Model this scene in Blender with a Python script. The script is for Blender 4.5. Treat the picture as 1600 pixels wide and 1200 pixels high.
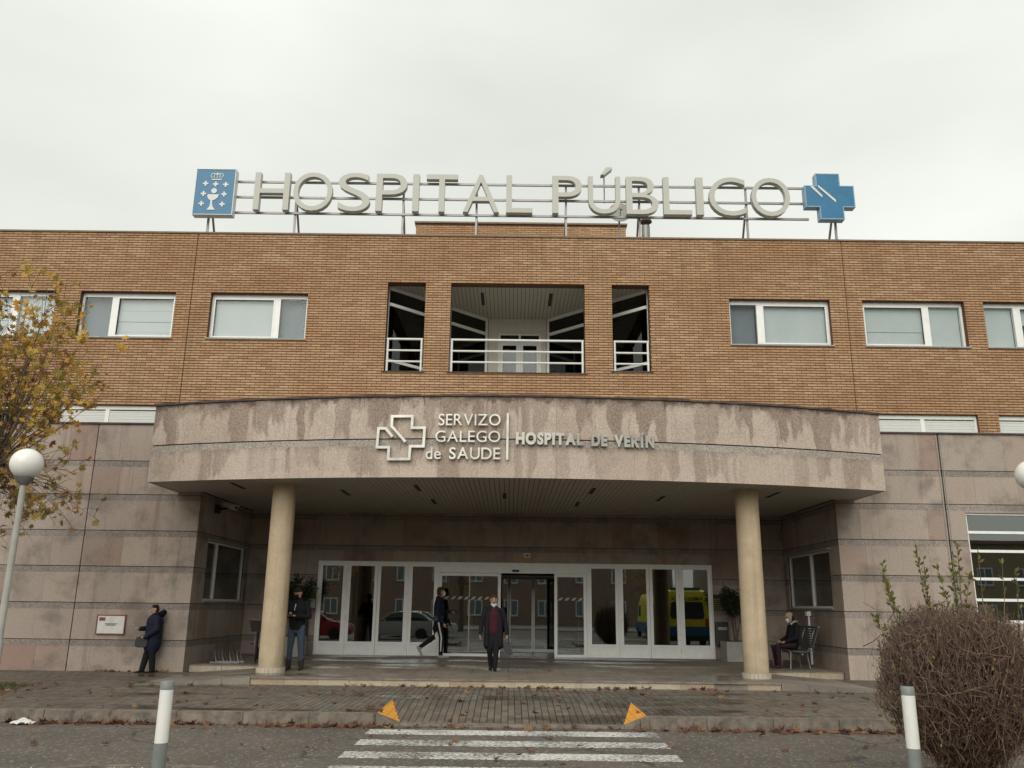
import bpy, math, random
import numpy as np
from mathutils import Vector, Matrix
R = math.radians
random.seed(7)
scene = bpy.context.scene
for o in list(bpy.data.objects): bpy.data.objects.remove(o)
C = scene.collection

# ------------------------------------------------------------------ camera
PITCH, ROLL = R(14.72), R(.69)
cam_d = bpy.data.cameras.new('camera'); cam = bpy.data.objects.new('camera', cam_d); C.objects.link(cam)
cam_d.sensor_fit = 'HORIZONTAL'; cam_d.sensor_width = 36; cam_d.lens = 1328 / 1600 * 36
cam_d.clip_start = .05; cam_d.clip_end = 3000
fw = Vector((0, math.cos(PITCH), math.sin(PITCH))); up0 = Vector((0, -math.sin(PITCH), math.cos(PITCH))); rt0 = Vector((1, 0, 0))
rt = rt0 * math.cos(ROLL) + up0 * math.sin(ROLL); upv = -rt0 * math.sin(ROLL) + up0 * math.cos(ROLL)
m = Matrix((rt, upv, -fw)).transposed().to_4x4(); m.translation = (0, 0, 1.75)
cam.matrix_world = m
scene.camera = cam

# ------------------------------------------------------------------ sky, sun, exposure
SUN_EL, SUN_AZ = R(35), R(192)          # high veiled sun behind the camera
world = bpy.data.worlds.new('World'); scene.world = world; world.use_nodes = True
wn = world.node_tree; wn.nodes.clear()
def wnode(t, **kw):
    n = wn.nodes.new(t)
    for k, v in kw.items(): setattr(n, k, v)
    return n
sky = wnode('ShaderNodeTexSky', sky_type='NISHITA', sun_disc=False, sun_elevation=SUN_EL, sun_rotation=SUN_AZ, air_density=1.0, dust_density=4.0, ozone_density=1.0)
tc = wnode('ShaderNodeTexCoord'); mp = wnode('ShaderNodeMapping'); mp.inputs['Scale'].default_value = (1.0, 1.0, 2.6)
nz = wnode('ShaderNodeTexNoise'); nz.inputs['Scale'].default_value = 1.3; nz.inputs['Detail'].default_value = 5; nz.inputs['Roughness'].default_value = .45
cr = wnode('ShaderNodeValToRGB'); cr.color_ramp.elements[0].position = .3; cr.color_ramp.elements[0].color = (4.7, 4.82, 4.4, 1)
cr.color_ramp.elements[1].position = .7; cr.color_ramp.elements[1].color = (7.1, 7.3, 6.75, 1)
mx = wnode('ShaderNodeMix', data_type='RGBA'); mx.inputs[0].default_value = .93
bg = wnode('ShaderNodeBackground'); bg.inputs['Strength'].default_value = .10
out = wnode('ShaderNodeOutputWorld')
L = wn.links.new
L(tc.outputs['Generated'], mp.inputs['Vector']); L(mp.outputs[0], nz.inputs['Vector']); L(nz.outputs['Fac'], cr.inputs[0])
L(sky.outputs[0], mx.inputs[6]); L(cr.outputs[0], mx.inputs[7]); L(mx.outputs[2], bg.inputs['Color']); L(bg.outputs[0], out.inputs['Surface'])
sd = bpy.data.lights.new('sun', 'SUN'); sd.energy = 1.35; sd.angle = R(55); sd.color = (1, .965, .91)
sun = bpy.data.objects.new('sun', sd); C.objects.link(sun)
dvec = Vector((math.sin(SUN_AZ) * math.cos(SUN_EL), math.cos(SUN_AZ) * math.cos(SUN_EL), math.sin(SUN_EL)))
sun.rotation_euler = dvec.to_track_quat('Z', 'Y').to_euler(); sun.location = dvec * 60
vs = scene.view_settings
vs.view_transform = 'Standard'; vs.look = 'None'; vs.exposure = .56; vs.gamma = 1; vs.use_curve_mapping = False
scene.render.engine = 'CYCLES'
cy = scene.cycles; cy.use_denoising = True; cy.max_bounces = 8; cy.transparent_max_bounces = 12; cy.caustics_reflective = False; cy.caustics_refractive = False

# ------------------------------------------------------------------ node helpers and materials
class NT:
    def __init__(s, name):
        s.m = bpy.data.materials.new(name); s.m.use_nodes = True; s.t = s.m.node_tree; s.t.nodes.clear()
        s.out = s.t.nodes.new('ShaderNodeOutputMaterial')
    def n(s, typ, ins=None, out=0, **pr):
        k = s.t.nodes.new(typ)
        for a, b in pr.items(): setattr(k, a, b)
        for a, b in (ins or {}).items():
            if isinstance(b, bpy.types.NodeSocket): s.t.links.new(b, k.inputs[a])
            else: k.inputs[a].default_value = b
        return k.outputs[out]
    def math(s, op, a, b=0.0, c=0.0): return s.n('ShaderNodeMath', {0: a, 1: b, 2: c}, operation=op)
    def pos(s): return s.n('ShaderNodeNewGeometry')
    def obj(s): return s.n('ShaderNodeTexCoord', out=3)
    def map(s, v, sc=(1, 1, 1), loc=(0, 0, 0)): return s.n('ShaderNodeMapping', {0: v, 'Scale': sc, 'Location': loc})
    def noise(s, v, scale, detail=3, rough=.5): return s.n('ShaderNodeTexNoise', {'Vector': v, 'Scale': scale, 'Detail': detail, 'Roughness': rough})
    def ramp(s, f, *st):
        k = s.t.nodes.new('ShaderNodeValToRGB'); s.t.links.new(f, k.inputs[0]); e = k.color_ramp.elements
        while len(e) < len(st): e.new(.5)
        for x, (p, c) in zip(e, st):
            x.position = p; x.color = (c[0], c[1], c[2], 1) if hasattr(c, '__len__') else (c, c, c, 1)
        return k.outputs[0]
    def rng(s, f, a, b, c=0.0, d=1.0): return s.n('ShaderNodeMapRange', {0: f, 1: a, 2: b, 3: c, 4: d}, interpolation_type='SMOOTHSTEP')
    def mix(s, f, a, b, mode='MIX'):
        k = s.t.nodes.new('ShaderNodeMix'); k.data_type = 'RGBA'; k.blend_type = mode
        for i, v in ((0, f), (6, a), (7, b)):
            if isinstance(v, bpy.types.NodeSocket): s.t.links.new(v, k.inputs[i])
            elif i == 0: k.inputs[0].default_value = v
            else: k.inputs[i].default_value = (v[0], v[1], v[2], 1)
        return k.outputs[2]
    def bump(s, h, st=.3, d=.01): return s.n('ShaderNodeBump', {'Height': h, 'Strength': st, 'Distance': d})
    def bsdf(s, col, rough=.7, metal=0.0, nrm=None, spec=.5, **kw):
        ins = {'Base Color': col if isinstance(col, bpy.types.NodeSocket) else (col[0], col[1], col[2], 1), 'Roughness': rough, 'Metallic': metal, 'Specular IOR Level': spec}
        ins.update(kw)
        if nrm is not None: ins['Normal'] = nrm
        b = s.n('ShaderNodeBsdfPrincipled', ins); s.t.links.new(b, s.out.inputs[0]); return s.m

def plain(name, col, rough=.6, metal=0.0, var=.12, sc=6.0, spec=.5):
    t = NT(name); p = t.pos()
    f = t.noise(p, sc, 4, .6)
    d = [c * (1 - var) for c in col]; l = [min(1, c * (1 + var)) for c in col]
    c = t.ramp(f, (.3, d), (.7, l))
    r = t.n('ShaderNodeMapRange', {0: f, 1: .3, 2: .7, 3: max(.02, rough - .06), 4: min(1, rough + .06)})
    return t.bsdf(c, r, metal, spec=spec)

M = {}
BP, BR = .25, .07            # brick pitch along the wall, course height
def brick_mat(name, tones):
    t = NT(name); p = t.pos(); sx = t.n('ShaderNodeSeparateXYZ', {0: p}); x, z = sx, sx.node.outputs[2]
    row = t.math('FLOOR', t.math('DIVIDE', z, BR))
    half = t.math('MULTIPLY', t.math('MODULO', row, 2.0), .5)
    col = t.math('FLOOR', t.math('SUBTRACT', t.math('DIVIDE', x, BP), half))
    w = t.n('ShaderNodeTexWhiteNoise', {'Vector': t.n('ShaderNodeCombineXYZ', {0: col, 1: row})}, noise_dimensions='3D')
    c = t.ramp(w, *tones)
    big = t.rng(t.noise(t.map(p, (.5, .5, 1.2)), .9, 3), .42, .62)
    c = t.mix(t.math('MULTIPLY', big, .45), c, (.37, .20, .10))
    dirt = t.rng(t.noise(t.map(p, (2.2, 1, .25)), 1.6, 4), .5, .75)
    c = t.mix(t.math('MULTIPLY', dirt, .35), c, (.22, .135, .075))
    c = t.mix(.25, c, t.ramp(t.noise(p, 60, 3), (.3, .35), (.7, 1.0)), 'MULTIPLY')
    return t.bsdf(c, .85, nrm=t.bump(t.noise(p, 90, 3), .25, .004), spec=.3)
M['brick'] = brick_mat('ochre brick', ((0, (.375, .215, .115)), (.2, (.435, .268, .152)), (.7, (.478, .302, .172)), (1, (.54, .36, .215))))
M['mortar'] = plain('dark mortar', (.12, .062, .034), .95, var=.25, sc=9)

def stone_mat(name, cols, speck=.35, stain=.6, band=False, streak=None, dark=(.14, .115, .1)):
    t = NT(name); p = t.pos()
    rnd = t.n('ShaderNodeObjectInfo', out=5)
    c = t.ramp(rnd, *cols)
    sp = t.noise(p, 30, 5, .8)
    c = t.mix(speck, c, t.ramp(sp, (.32, .25), (.5, .9), (.68, 1.5)), 'MULTIPLY')
    cl = t.rng(t.noise(p, 1.3, 5, .62), .47, .7)
    c = t.mix(t.math('MULTIPLY', cl, stain), c, dark)
    gr = t.rng(t.noise(t.map(p, (3.5, 3.5, .35)), 1.1, 4, .6), .52, .72)
    c = t.mix(t.math('MULTIPLY', gr, stain * .6), c, dark)
    rgh = .8
    if streak:
        z0, z1, lo = streak
        sep = t.n('ShaderNodeSeparateXYZ', {0: p}); z = sep.node.outputs[2]
        zr = t.n('ShaderNodeMapRange', {0: z, 1: z0, 2: z1, 3: -.5, 4: .5})
        wob = t.math('MULTIPLY', t.math('SUBTRACT', t.noise(t.map(p, (1.2, 0, 2.5)), 1.0, 2), .5), .22)
        xx = t.math('ADD', sep, wob)
        v1 = lambda sc, of: t.n('ShaderNodeTexNoise', {'W': t.math('MULTIPLY_ADD', xx, sc, of), 'Scale': 1.0, 'Detail': 3.5, 'Roughness': .6}, noise_dimensions='1D')
        fing = t.rng(v1(1.55, z0 * 9), .44, .52)
        ln = t.n('ShaderNodeMapRange', {0: v1(1.3, 31.0 + z0), 1: .3, 2: .7, 3: -.95, 4: .35})
        body = t.rng(t.math('SUBTRACT', zr, ln), -.12, .10)
        wide = t.n('ShaderNodeMapRange', {0: v1(.55, 7.0 + z0), 1: .35, 2: .65, 3: .0, 4: 1.0})
        topn = t.rng(t.math('ADD', zr, t.math('MULTIPLY', t.math('SUBTRACT', t.noise(t.map(p, (2.4, 0, 1.4)), 1.0, 4, .6), .5), 1.5)), lo[0], lo[0] + .3)
        k = t.math('MULTIPLY', t.math('MAXIMUM', t.math('MULTIPLY', fing, body), topn), t.math('MULTIPLY_ADD', wide, .55, lo[1]))
        k.node.use_clamp = True
        c = t.mix(t.math('MULTIPLY', k, .78), c, t.mix(t.rng(sp, .40, .6), (.14, .10, .078), (.29, .22, .175)))
        bl = t.math('MULTIPLY', t.rng(v1(6.5, 3.0), .62, .70), t.rng(t.math('SUBTRACT', zr, t.math('MULTIPLY', v1(4.0, 60.0), .75)), -.08, .14))
        c = t.mix(t.math('MULTIPLY', bl, .7 if lo[1] > .3 else .35), c, (.06, .047, .04))
        ed = t.rng(t.math('ADD', zr, t.math('MULTIPLY', t.math('SUBTRACT', t.noise(t.map(p, (3.5, 0, 3)), 1.0, 4, .65), .5), .9)), .33, .52)
        c = t.mix(t.math('MULTIPLY', ed, .8 if lo[1] > .3 else .2), c, (.085, .064, .052))
    h = t.noise(p, 45 if not band else 28, 4, .7)
    return t.bsdf(c, rgh, nrm=t.bump(h, .5 if band else .25, .012 if band else .004), spec=.3)
PINK = ((0, (.33, .25, .205)), (.2, (.39, .322, .272)), (.6, (.365, .305, .258)), (.9, (.42, .345, .288)), (1, (.315, .22, .18)))
M['stone'] = stone_mat('pinkish stone slab', PINK)
M['rough'] = stone_mat('bush hammered stone band', ((0, (.25, .215, .19)), (1, (.33, .285, .255))), .85, .7, band=True)
FCOL = ((0, (.47, .39, .325)), (.5, (.51, .425, .355)), (1, (.44, .355, .29)))
M['fascia_hi'] = stone_mat('stained canopy stone upper', FCOL, .55, .15, streak=(5.2, 6.15, (.12, .58)))
M['fascia_lo'] = stone_mat('stained canopy stone lower', FCOL, .45, .12, streak=(4.38, 5.05, (.5, .2)))
M['fascia_band'] = stone_mat('rough canopy band', ((0, (.36, .32, .28)), (1, (.40, .36, .32))), .9, .25, band=True)
M['groove'] = plain('dark joint', (.05, .04, .035), .95)
M['coping'] = plain('weathered coping', (.075, .055, .045), .85, var=.5, sc=5)
M['roofcop'] = plain('brown parapet capping', (.20, .135, .085), .7, var=.25)
def column_mat():
    t = NT('cream rendered column'); p = t.pos(); z = t.n('ShaderNodeSeparateXYZ', {0: p}).node.outputs[2]
    c = t.ramp(t.noise(p, 3.0, 4, .6), (.3, (.44, .345, .235)), (.7, (.53, .425, .295)))
    c = t.mix(.4, c, t.ramp(t.noise(p, 38, 4, .8), (.3, .55), (.5, .95), (.7, 1.25)), 'MULTIPLY')
    run = t.rng(t.noise(t.map(p, (6, 6, .35)), 1.0, 4, .6), .52, .75)
    c = t.mix(t.math('MULTIPLY', run, .4), c, (.24, .18, .12))
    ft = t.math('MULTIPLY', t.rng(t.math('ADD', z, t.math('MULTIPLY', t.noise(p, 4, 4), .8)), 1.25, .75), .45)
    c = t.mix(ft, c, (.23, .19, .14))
    return t.bsdf(c, .85, nrm=t.bump(t.noise(p, 60, 3), .25, .004), spec=.3)
M['column'] = column_mat()
M['tilebase'] = plain('pale tile', (.48, .42, .34), .6, var=.15)
M['riser'] = stone_mat('cream riser stone', ((0, (.42, .36, .27)), (.5, (.47, .41, .31)), (1, (.36, .27, .19))), .35, .4, dark=(.2, .15, .1))
M['nosing'] = plain('dark step nosing', (.20, .17, .14), .6, var=.35, sc=4)
M['soffit'] = plain('painted metal slat', (.45, .415, .36), .5, var=.06)
M['slot'] = plain('dark slot', (.035, .022, .017), .8)  # near black; also paints the shade of grooves in the soffits
M['white'] = plain('white lacquered aluminium', (.80, .81, .78), .4, var=.05)
M['rail'] = plain('white painted steel', (.70, .70, .66), .45, var=.06)
M['blind'] = plain('pale roller blind', (.52, .545, .54), .75, var=.05, sc=2)
M['curtain'] = plain('grey curtain', (.15, .172, .19), .8, var=.12, sc=3)
M['shutter'] = plain('white shutter', (.64, .66, .63), .5, var=.04)
M['plaster'] = plain('cream plaster', (.66, .62, .55), .85, var=.05)
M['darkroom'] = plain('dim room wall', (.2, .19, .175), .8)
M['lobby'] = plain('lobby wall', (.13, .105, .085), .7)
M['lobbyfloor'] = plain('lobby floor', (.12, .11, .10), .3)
M['galv'] = plain('galvanised steel', (.25, .24, .23), .45, .6, var=.2)
M['letter'] = plain('grey green sign lacquer', (.45, .455, .405), .45, var=.05)
M['steel'] = plain('brushed steel letter', (.50, .49, .45), .42, .55, var=.3, sc=2.2)
M['blue'] = plain('sign blue', (.010, .145, .285), .35, var=.1)
M['signwhite'] = plain('sign white', (.62, .64, .62), .4, var=.04)
M['black'] = plain('black plastic', (.018, .018, .019), .5, var=.2)
M['rubber'] = plain('rubber', (.022, .021, .02), .85, var=.2)
M['concrete'] = plain('grey concrete', (.34, .33, .30), .85, var=.12, sc=5)
M['bark'] = plain('plane bark', (.13, .10, .075), .9, var=.45, sc=12)
M['shoot'] = plain('brown shoot', (.13, .09, .065), .8, var=.35, sc=10)
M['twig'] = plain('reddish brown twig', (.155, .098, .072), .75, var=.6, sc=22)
M['twigin'] = plain('shaded inner twig', (.06, .043, .034), .9, var=.4, sc=14)  # darker copy of the twig: shade inside the shrub put into colour
def worn_orange():
    t = NT('worn orange paint'); p = t.pos()
    c = t.ramp(t.noise(p, 9, 4), (.3, (.62, .26, .03)), (.7, (.74, .34, .045)))
    w = t.rng(t.noise(p, 16, 5, .75), .60, .68); c = t.mix(t.math('MULTIPLY', w, .8), c, (.16, .12, .08))
    x = t.n('ShaderNodeSeparateXYZ', {0: p}); j = t.math('ABSOLUTE', t.math('SUBTRACT', t.math('FRACT', t.math('DIVIDE', x, .1099)), .5))
    c = t.mix(t.math('MULTIPLY', t.math('GREATER_THAN', j, .455), .6), c, (.18, .10, .03))
    return t.bsdf(c, .7)
M['orange'] = worn_orange()
M['asphaltdirt'] = plain('island soil', (.17, .14, .105), .95, var=.4, sc=7)
M['notice'] = plain('yellow green notice', (.15, .15, .06), .6)
M['paper'] = plain('white paper', (.62, .62, .59), .6)
M['redframe'] = plain('dark red frame', (.19, .05, .04), .5)
M['orangesign'] = plain('orange notice', (.50, .22, .035), .5)

def glass(name, refl, tint):
    t = NT(name)
    p = t.pos()
    a = t.n('ShaderNodeBsdfTransparent', {'Color': (*tint, 1)})
    b = t.n('ShaderNodeBsdfGlossy', {'Color': (.92, .95, .94, 1), 'Roughness': .012, 'Normal': t.bump(t.noise(p, .9, 1), .03, .02)})
    fr = t.math('POWER', t.n('ShaderNodeLayerWeight', {'Blend': .5}, out=1), 4.0)
    f = t.math('ADD', fr, refl); f.node.use_clamp = True
    s = t.n('ShaderNodeMixShader', {0: f, 1: a, 2: b}); t.t.links.new(s, t.out.inputs[0]); return t.m
M['glass'] = glass('window glass', .025, (.93, .955, .955))
M['doorglass'] = glass('tinted door glass', .17, (.5, .53, .5))
M['loggiaglass'] = glass('dark tinted loggia glass', .06, (.4, .42, .42))

def asphalt():
    t = NT('worn asphalt'); p = t.pos()
    sp = t.n('ShaderNodeTexVoronoi', {'Vector': p, 'Scale': 34.0, 'Randomness': 1.0}, out=1)
    spv = t.n('ShaderNodeRGBToBW', {0: sp})
    big = t.noise(p, .55, 5, .6)
    c = t.ramp(big, (.3, (.088, .075, .064)), (.7, (.138, .117, .098)))
    c = t.mix(t.math('MULTIPLY', t.rng(spv, .72, .9), .7), c, (.34, .31, .285))
    c = t.mix(.5, c, t.ramp(t.noise(p, 75, 3, .7), (.3, .35), (.7, 1.5)), 'MULTIPLY')
    cv = t.n('ShaderNodeTexVoronoi', {'Vector': t.mix(.35, p, t.n('ShaderNodeTexNoise', {'Vector': p, 'Scale': 2.0}, out=1), 'ADD'), 'Scale': .42}, feature='DISTANCE_TO_EDGE')
    ck = t.math('MULTIPLY', t.rng(cv, .004, .012, 1.0, 0.0), t.rng(t.noise(p, .5, 2), .48, .58))
    c = t.mix(t.math('MULTIPLY', ck, .7), c, (.03, .026, .023))
    y = t.n('ShaderNodeSeparateXYZ', {0: p}).node.outputs[1]
    gut = t.math('MULTIPLY', t.rng(t.math('ABSOLUTE', t.math('SUBTRACT', y, 13.5)), .45, .05), t.rng(t.noise(p, 2.5, 4), .35, .6))
    c = t.mix(t.math('MULTIPLY', gut, .6), c, (.10, .052, .034))
    wet = t.rng(t.noise(p, .4, 3), .5, .65)
    r = t.n('ShaderNodeMapRange', {0: wet, 3: .85, 4: .62})
    return t.bsdf(c, r, nrm=t.bump(t.noise(p, 80, 3, .7), .6, .012), spec=.4)
M['asphalt'] = asphalt()

def paint(name):
    t = NT(name); p = t.pos()
    a = t.noise(t.map(p, (1.3, 2.6, 1)), 13, 5, .7)
    k = t.rng(t.math('ADD', a, t.math('MULTIPLY', t.math('SUBTRACT', t.noise(p, 1.1, 3), .5), .35)), .47, .55)
    c = t.mix(k, (.68, .67, .63), (.115, .10, .09))
    c = t.mix(.4, c, t.ramp(t.noise(p, 30, 3), (.3, .55), (.7, 1.1)), 'MULTIPLY')
    return t.bsdf(c, .75)
M['zebra'] = paint('worn white road paint')

def paving(name, cols, wetk=.6, joint=False):
    t = NT(name); p = t.pos()
    w = t.n('ShaderNodeTexWhiteNoise', {'Vector': t.n('ShaderNodeVectorMath', {0: t.n('ShaderNodeVectorMath', {0: p, 1: (9.1, 4.55, 0)}, operation='MULTIPLY')}, operation='FLOOR')})
    c = t.ramp(w, *cols)
    big = t.noise(p, .6, 5, .62); 
    c = t.mix(t.math('MULTIPLY', t.rng(big, .45, .65), .5), c, (.085, .07, .056))
    moss = t.rng(t.noise(p, 1.7, 5, .7), .58, .72)
    c = t.mix(t.math('MULTIPLY', moss, .35), c, (.085, .085, .04))
    c = t.mix(.4, c, t.ramp(t.noise(p, 40, 4, .7), (.3, .5), (.7, 1.3)), 'MULTIPLY')
    wet = t.rng(t.noise(t.map(p, (.35, 1.3, 1)), .75, 4, .55), .48, .6)
    c = t.mix(t.math('MULTIPLY', wet, wetk), c, (.045, .035, .028))
    r = t.n('ShaderNodeMapRange', {0: wet, 3: .72, 4: .2})
    return t.bsdf(c, r, nrm=t.bump(t.noise(p, 50, 3), .3, .004), spec=.5)
M['paver'] = paving('grey brown paver', ((0, (.115, .094, .074)), (.5, (.145, .12, .094)), (1, (.18, .15, .118))))
M['platform'] = paving('platform tile', ((0, (.20, .165, .128)), (1, (.25, .21, .165))), .35)
M['ramp'] = paving('ramp concrete', ((0, (.24, .21, .17)), (1, (.25, .22, .18))), .2)
M['joint'] = plain('paving joint', (.045, .036, .028), .95, var=.3)
M['kerb'] = plain('granite kerb', (.155, .13, .105), .85, var=.5, sc=6)
M['ground'] = plain('ground', (.11, .10, .09), .95, var=.25, sc=.5)

def leaf_mat(name, cols):
    t = NT(name)
    rnd = t.n('ShaderNodeNewGeometry', out=8)
    c = t.ramp(rnd, *cols)
    c = t.mix(.35, c, t.ramp(t.noise(t.pos(), 35, 3), (.3, .5), (.7, 1.2)), 'MULTIPLY')
    d = t.n('ShaderNodeBsdfPrincipled', {'Base Color': c, 'Roughness': .6, 'Specular IOR Level': .3})
    tr = t.n('ShaderNodeBsdfTranslucent', {'Color': c})
    s = t.n('ShaderNodeMixShader', {0: .35, 1: d, 2: tr}); t.t.links.new(s, t.out.inputs[0]); return t.m
M['leaf'] = leaf_mat('autumn plane leaf', ((0, (.20, .19, .05)), (.25, (.34, .26, .07)), (.55, (.50, .32, .08)), (.8, (.34, .17, .06)), (1, (.16, .07, .045))))
M['leafgold'] = leaf_mat('golden plane leaf', ((0, (.38, .31, .06)), (.4, (.60, .41, .085)), (.8, (.64, .36, .07)), (1, (.42, .23, .06))))
M['litter'] = leaf_mat('fallen leaf', ((0, (.10, .05, .036)), (.4, (.17, .085, .055)), (.8, (.26, .14, .085)), (1, (.36, .22, .10))))
M['green'] = leaf_mat('willow green leaf', ((0, (.085, .105, .035)), (.6, (.15, .16, .05)), (1, (.33, .26, .06))))
M['oleander'] = leaf_mat('oleander leaf', ((0, (.02, .035, .015)), (1, (.055, .075, .03))))
M['grass'] = leaf_mat('grass blade', ((0, (.06, .075, .02)), (1, (.13, .13, .045))))

# ------------------------------------------------------------------ object helpers
WL = {}
def place(o, parent=None, loc=(0, 0, 0)):
    C.objects.link(o); WL[o.name] = Vector(loc)
    if parent is not None:
        o.parent = parent; o.location = Vector(loc) - WL[parent.name]
    else: o.location = loc
    return o
def tag(o, label=None, cat=None, group=None, kind=None):
    if label: o['label'] = label
    if cat: o['category'] = cat
    if group: o['group'] = group
    if kind: o['kind'] = kind
    return o
def empty(name, loc=(0, 0, 0), rz=0, parent=None):
    o = bpy.data.objects.new(name, None); o.empty_display_size = .3
    place(o, parent, loc); o.rotation_euler = (0, 0, rz); return o
class MB:
    def __init__(s): s.v = []; s.f = []; s.mi = []
    def add(s, vs, fs, mi=0):
        k = len(s.v); s.v += [tuple(v) for v in vs]; s.f += [tuple(i + k for i in f) for f in fs]; s.mi += [mi] * len(fs)
    def box(s, x0, x1, y0, y1, z0, z1, mi=0):
        s.add([(x0, y0, z0), (x1, y0, z0), (x1, y1, z0), (x0, y1, z0), (x0, y0, z1), (x1, y0, z1), (x1, y1, z1), (x0, y1, z1)],
              [(0, 3, 2, 1), (4, 5, 6, 7), (0, 1, 5, 4), (1, 2, 6, 5), (2, 3, 7, 6), (3, 0, 4, 7)], mi)
    def hexa(s, b, t, mi=0):
        s.add(list(b) + list(t), [(0, 3, 2, 1), (4, 5, 6, 7), (0, 1, 5, 4), (1, 2, 6, 5), (2, 3, 7, 6), (3, 0, 4, 7)], mi)
    def bar(s, p, q, w, h=None, mi=0):          # rectangular bar between two points
        h = h or w; p, q = Vector(p), Vector(q); d = (q - p).normalized()
        a = d.cross(Vector((0, 0, 1)));  a = a.normalized() if a.length > 1e-4 else Vector((1, 0, 0))
        b = a.cross(d).normalized(); a, b = a * w / 2, b * h / 2
        s.hexa([p - a - b, p + a - b, p + a + b, p - a + b], [q - a - b, q + a - b, q + a + b, q - a + b], mi)
    def tube(s, pts, rad, n=6, mi=0, cap=True):
        pts = [Vector(p) for p in pts]; rad = rad if hasattr(rad, '__len__') else [rad] * len(pts); vs = []; fs = []
        for i, p in enumerate(pts):
            d = (pts[min(i + 1, len(pts) - 1)] - pts[max(i - 1, 0)]).normalized()
            a = d.cross(Vector((.13, .21, .97)));  a = a.normalized() if a.length > 1e-3 else Vector((1, 0, 0)); b = d.cross(a)
            for k in range(n):
                t = 2 * math.pi * k / n; vs.append(p + (a * math.cos(t) + b * math.sin(t)) * rad[i])
        for i in range(len(pts) - 1):
            for k in range(n): fs.append((i * n + k, i * n + (k + 1) % n, (i + 1) * n + (k + 1) % n, (i + 1) * n + k))
        if cap and n > 2: fs.append(tuple(range(n - 1, -1, -1))); fs.append(tuple((len(pts) - 1) * n + k for k in range(n)))
        s.add(vs, fs, mi)
    def lathe(s, prof, n=32, c=(0, 0), mi=0):
        vs = []; fs = []
        for r, z in prof:
            for k in range(n): t = 2 * math.pi * k / n; vs.append((c[0] + r * math.cos(t), c[1] + r * math.sin(t), z))
        for i in range(len(prof) - 1):
            for k in range(n): fs.append((i * n + k, i * n + (k + 1) % n, (i + 1) * n + (k + 1) % n, (i + 1) * n + k))
        fs.append(tuple(range(n - 1, -1, -1))); fs.append(tuple((len(prof) - 1) * n + k for k in range(n)))
        s.add(vs, fs, mi)
    def prism(s, pts, y0, y1, mi=0):            # polygon in xz extruded along y (pts counter clockwise seen from -y)
        n = len(pts); vs = [(x, y0, z) for x, z in pts] + [(x, y1, z) for x, z in pts]
        s.add(vs, [tuple(range(n)), tuple(range(2 * n - 1, n - 1, -1))] + [(i, i + n, (i + 1) % n + n, (i + 1) % n) for i in range(n)], mi)
    def ribbon(s, pts, w, y0, y1, closed=False, mi=0):   # mitred stroke in xz, extruded along y
        n = len(pts); P = [Vector((x, z)) for x, z in pts]; Ls = []; Rs = []
        for i in range(n):
            a = P[i - 1] if (i > 0 or closed) else None; b = P[(i + 1) % n] if (i < n - 1 or closed) else None
            d1 = (P[i] - a).normalized() if a is not None else (b - P[i]).normalized(); d2 = (b - P[i]).normalized() if b is not None else d1
            n1 = Vector((-d1.y, d1.x)); n2 = Vector((-d2.y, d2.x)); mm = (n1 + n2)
            mm = mm.normalized() if mm.length > 1e-4 else n1; k = w / 2 / max(.35, mm.dot(n1)); Ls.append(P[i] + mm * k); Rs.append(P[i] - mm * k)
        for i in range(n if closed else n - 1):
            j = (i + 1) % n
            q = [(Rs[i].x, Rs[i].y), (Rs[j].x, Rs[j].y), (Ls[j].x, Ls[j].y), (Ls[i].x, Ls[i].y)]
            vs = [(x, y0, z) for x, z in q] + [(x, y1, z) for x, z in q]
            fs = [(0, 1, 2, 3), (7, 6, 5, 4), (0, 4, 5, 1), (2, 6, 7, 3)]
            if not closed and i == 0: fs.append((3, 7, 4, 0))
            if not closed and i == n - 2: fs.append((1, 5, 6, 2))
            s.add(vs, fs, mi)
    def mesh(s, name, mats):
        me = bpy.data.meshes.new(name); me.from_pydata(s.v, [], s.f); me.update()
        for m_ in (mats if isinstance(mats, (list, tuple)) else [mats]): me.materials.append(m_)
        if any(s.mi): me.polygons.foreach_set('material_index', s.mi)
        return me
    def build(s, name, mats, parent=None, loc=(0, 0, 0), smooth=False):
        if any(loc):
            l = loc; s.v = [(v[0] - l[0], v[1] - l[1], v[2] - l[2]) for v in s.v]
        me = s.mesh(name, mats)
        if smooth:
            me.polygons.foreach_set('use_smooth', [True] * len(me.polygons)); me.set_sharp_from_angle(angle=R(40))
        return place(bpy.data.objects.new(name, me), parent, loc)
UNIT = {}
def piece(name, parent, b, mat):                # a box that shares one unit mesh per material
    if mat.name not in UNIT:
        k = MB(); k.box(-.5, .5, -.5, .5, -.5, .5); UNIT[mat.name] = k.mesh(name, mat)
    x0, x1, y0, y1, z0, z1 = b
    o = place(bpy.data.objects.new(name, UNIT[mat.name]), parent, ((x0 + x1) / 2, (y0 + y1) / 2, (z0 + z1) / 2))
    o.scale = (x1 - x0, y1 - y0, z1 - z0); return o
def box(name, parent, b, mat):                  # a box part in true size
    k = MB(); k.box(*b); return k.build(name, mat, parent, ((b[0] + b[1]) / 2, (b[2] + b[3]) / 2, b[4]))
def spans(a, b, w, jit=0):
    n = max(1, round((b - a) / w)); e = [a + (b - a) * i / n for i in range(n + 1)]
    for i in range(1, n): e[i] += random.uniform(-jit, jit) * w
    return list(zip(e[:-1], e[1:]))
def zp(y): return .17 + .004 * max(0, min(8, y - 13.8))       # pavement height
CX = .13                                                       # axis of the entrance
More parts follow.
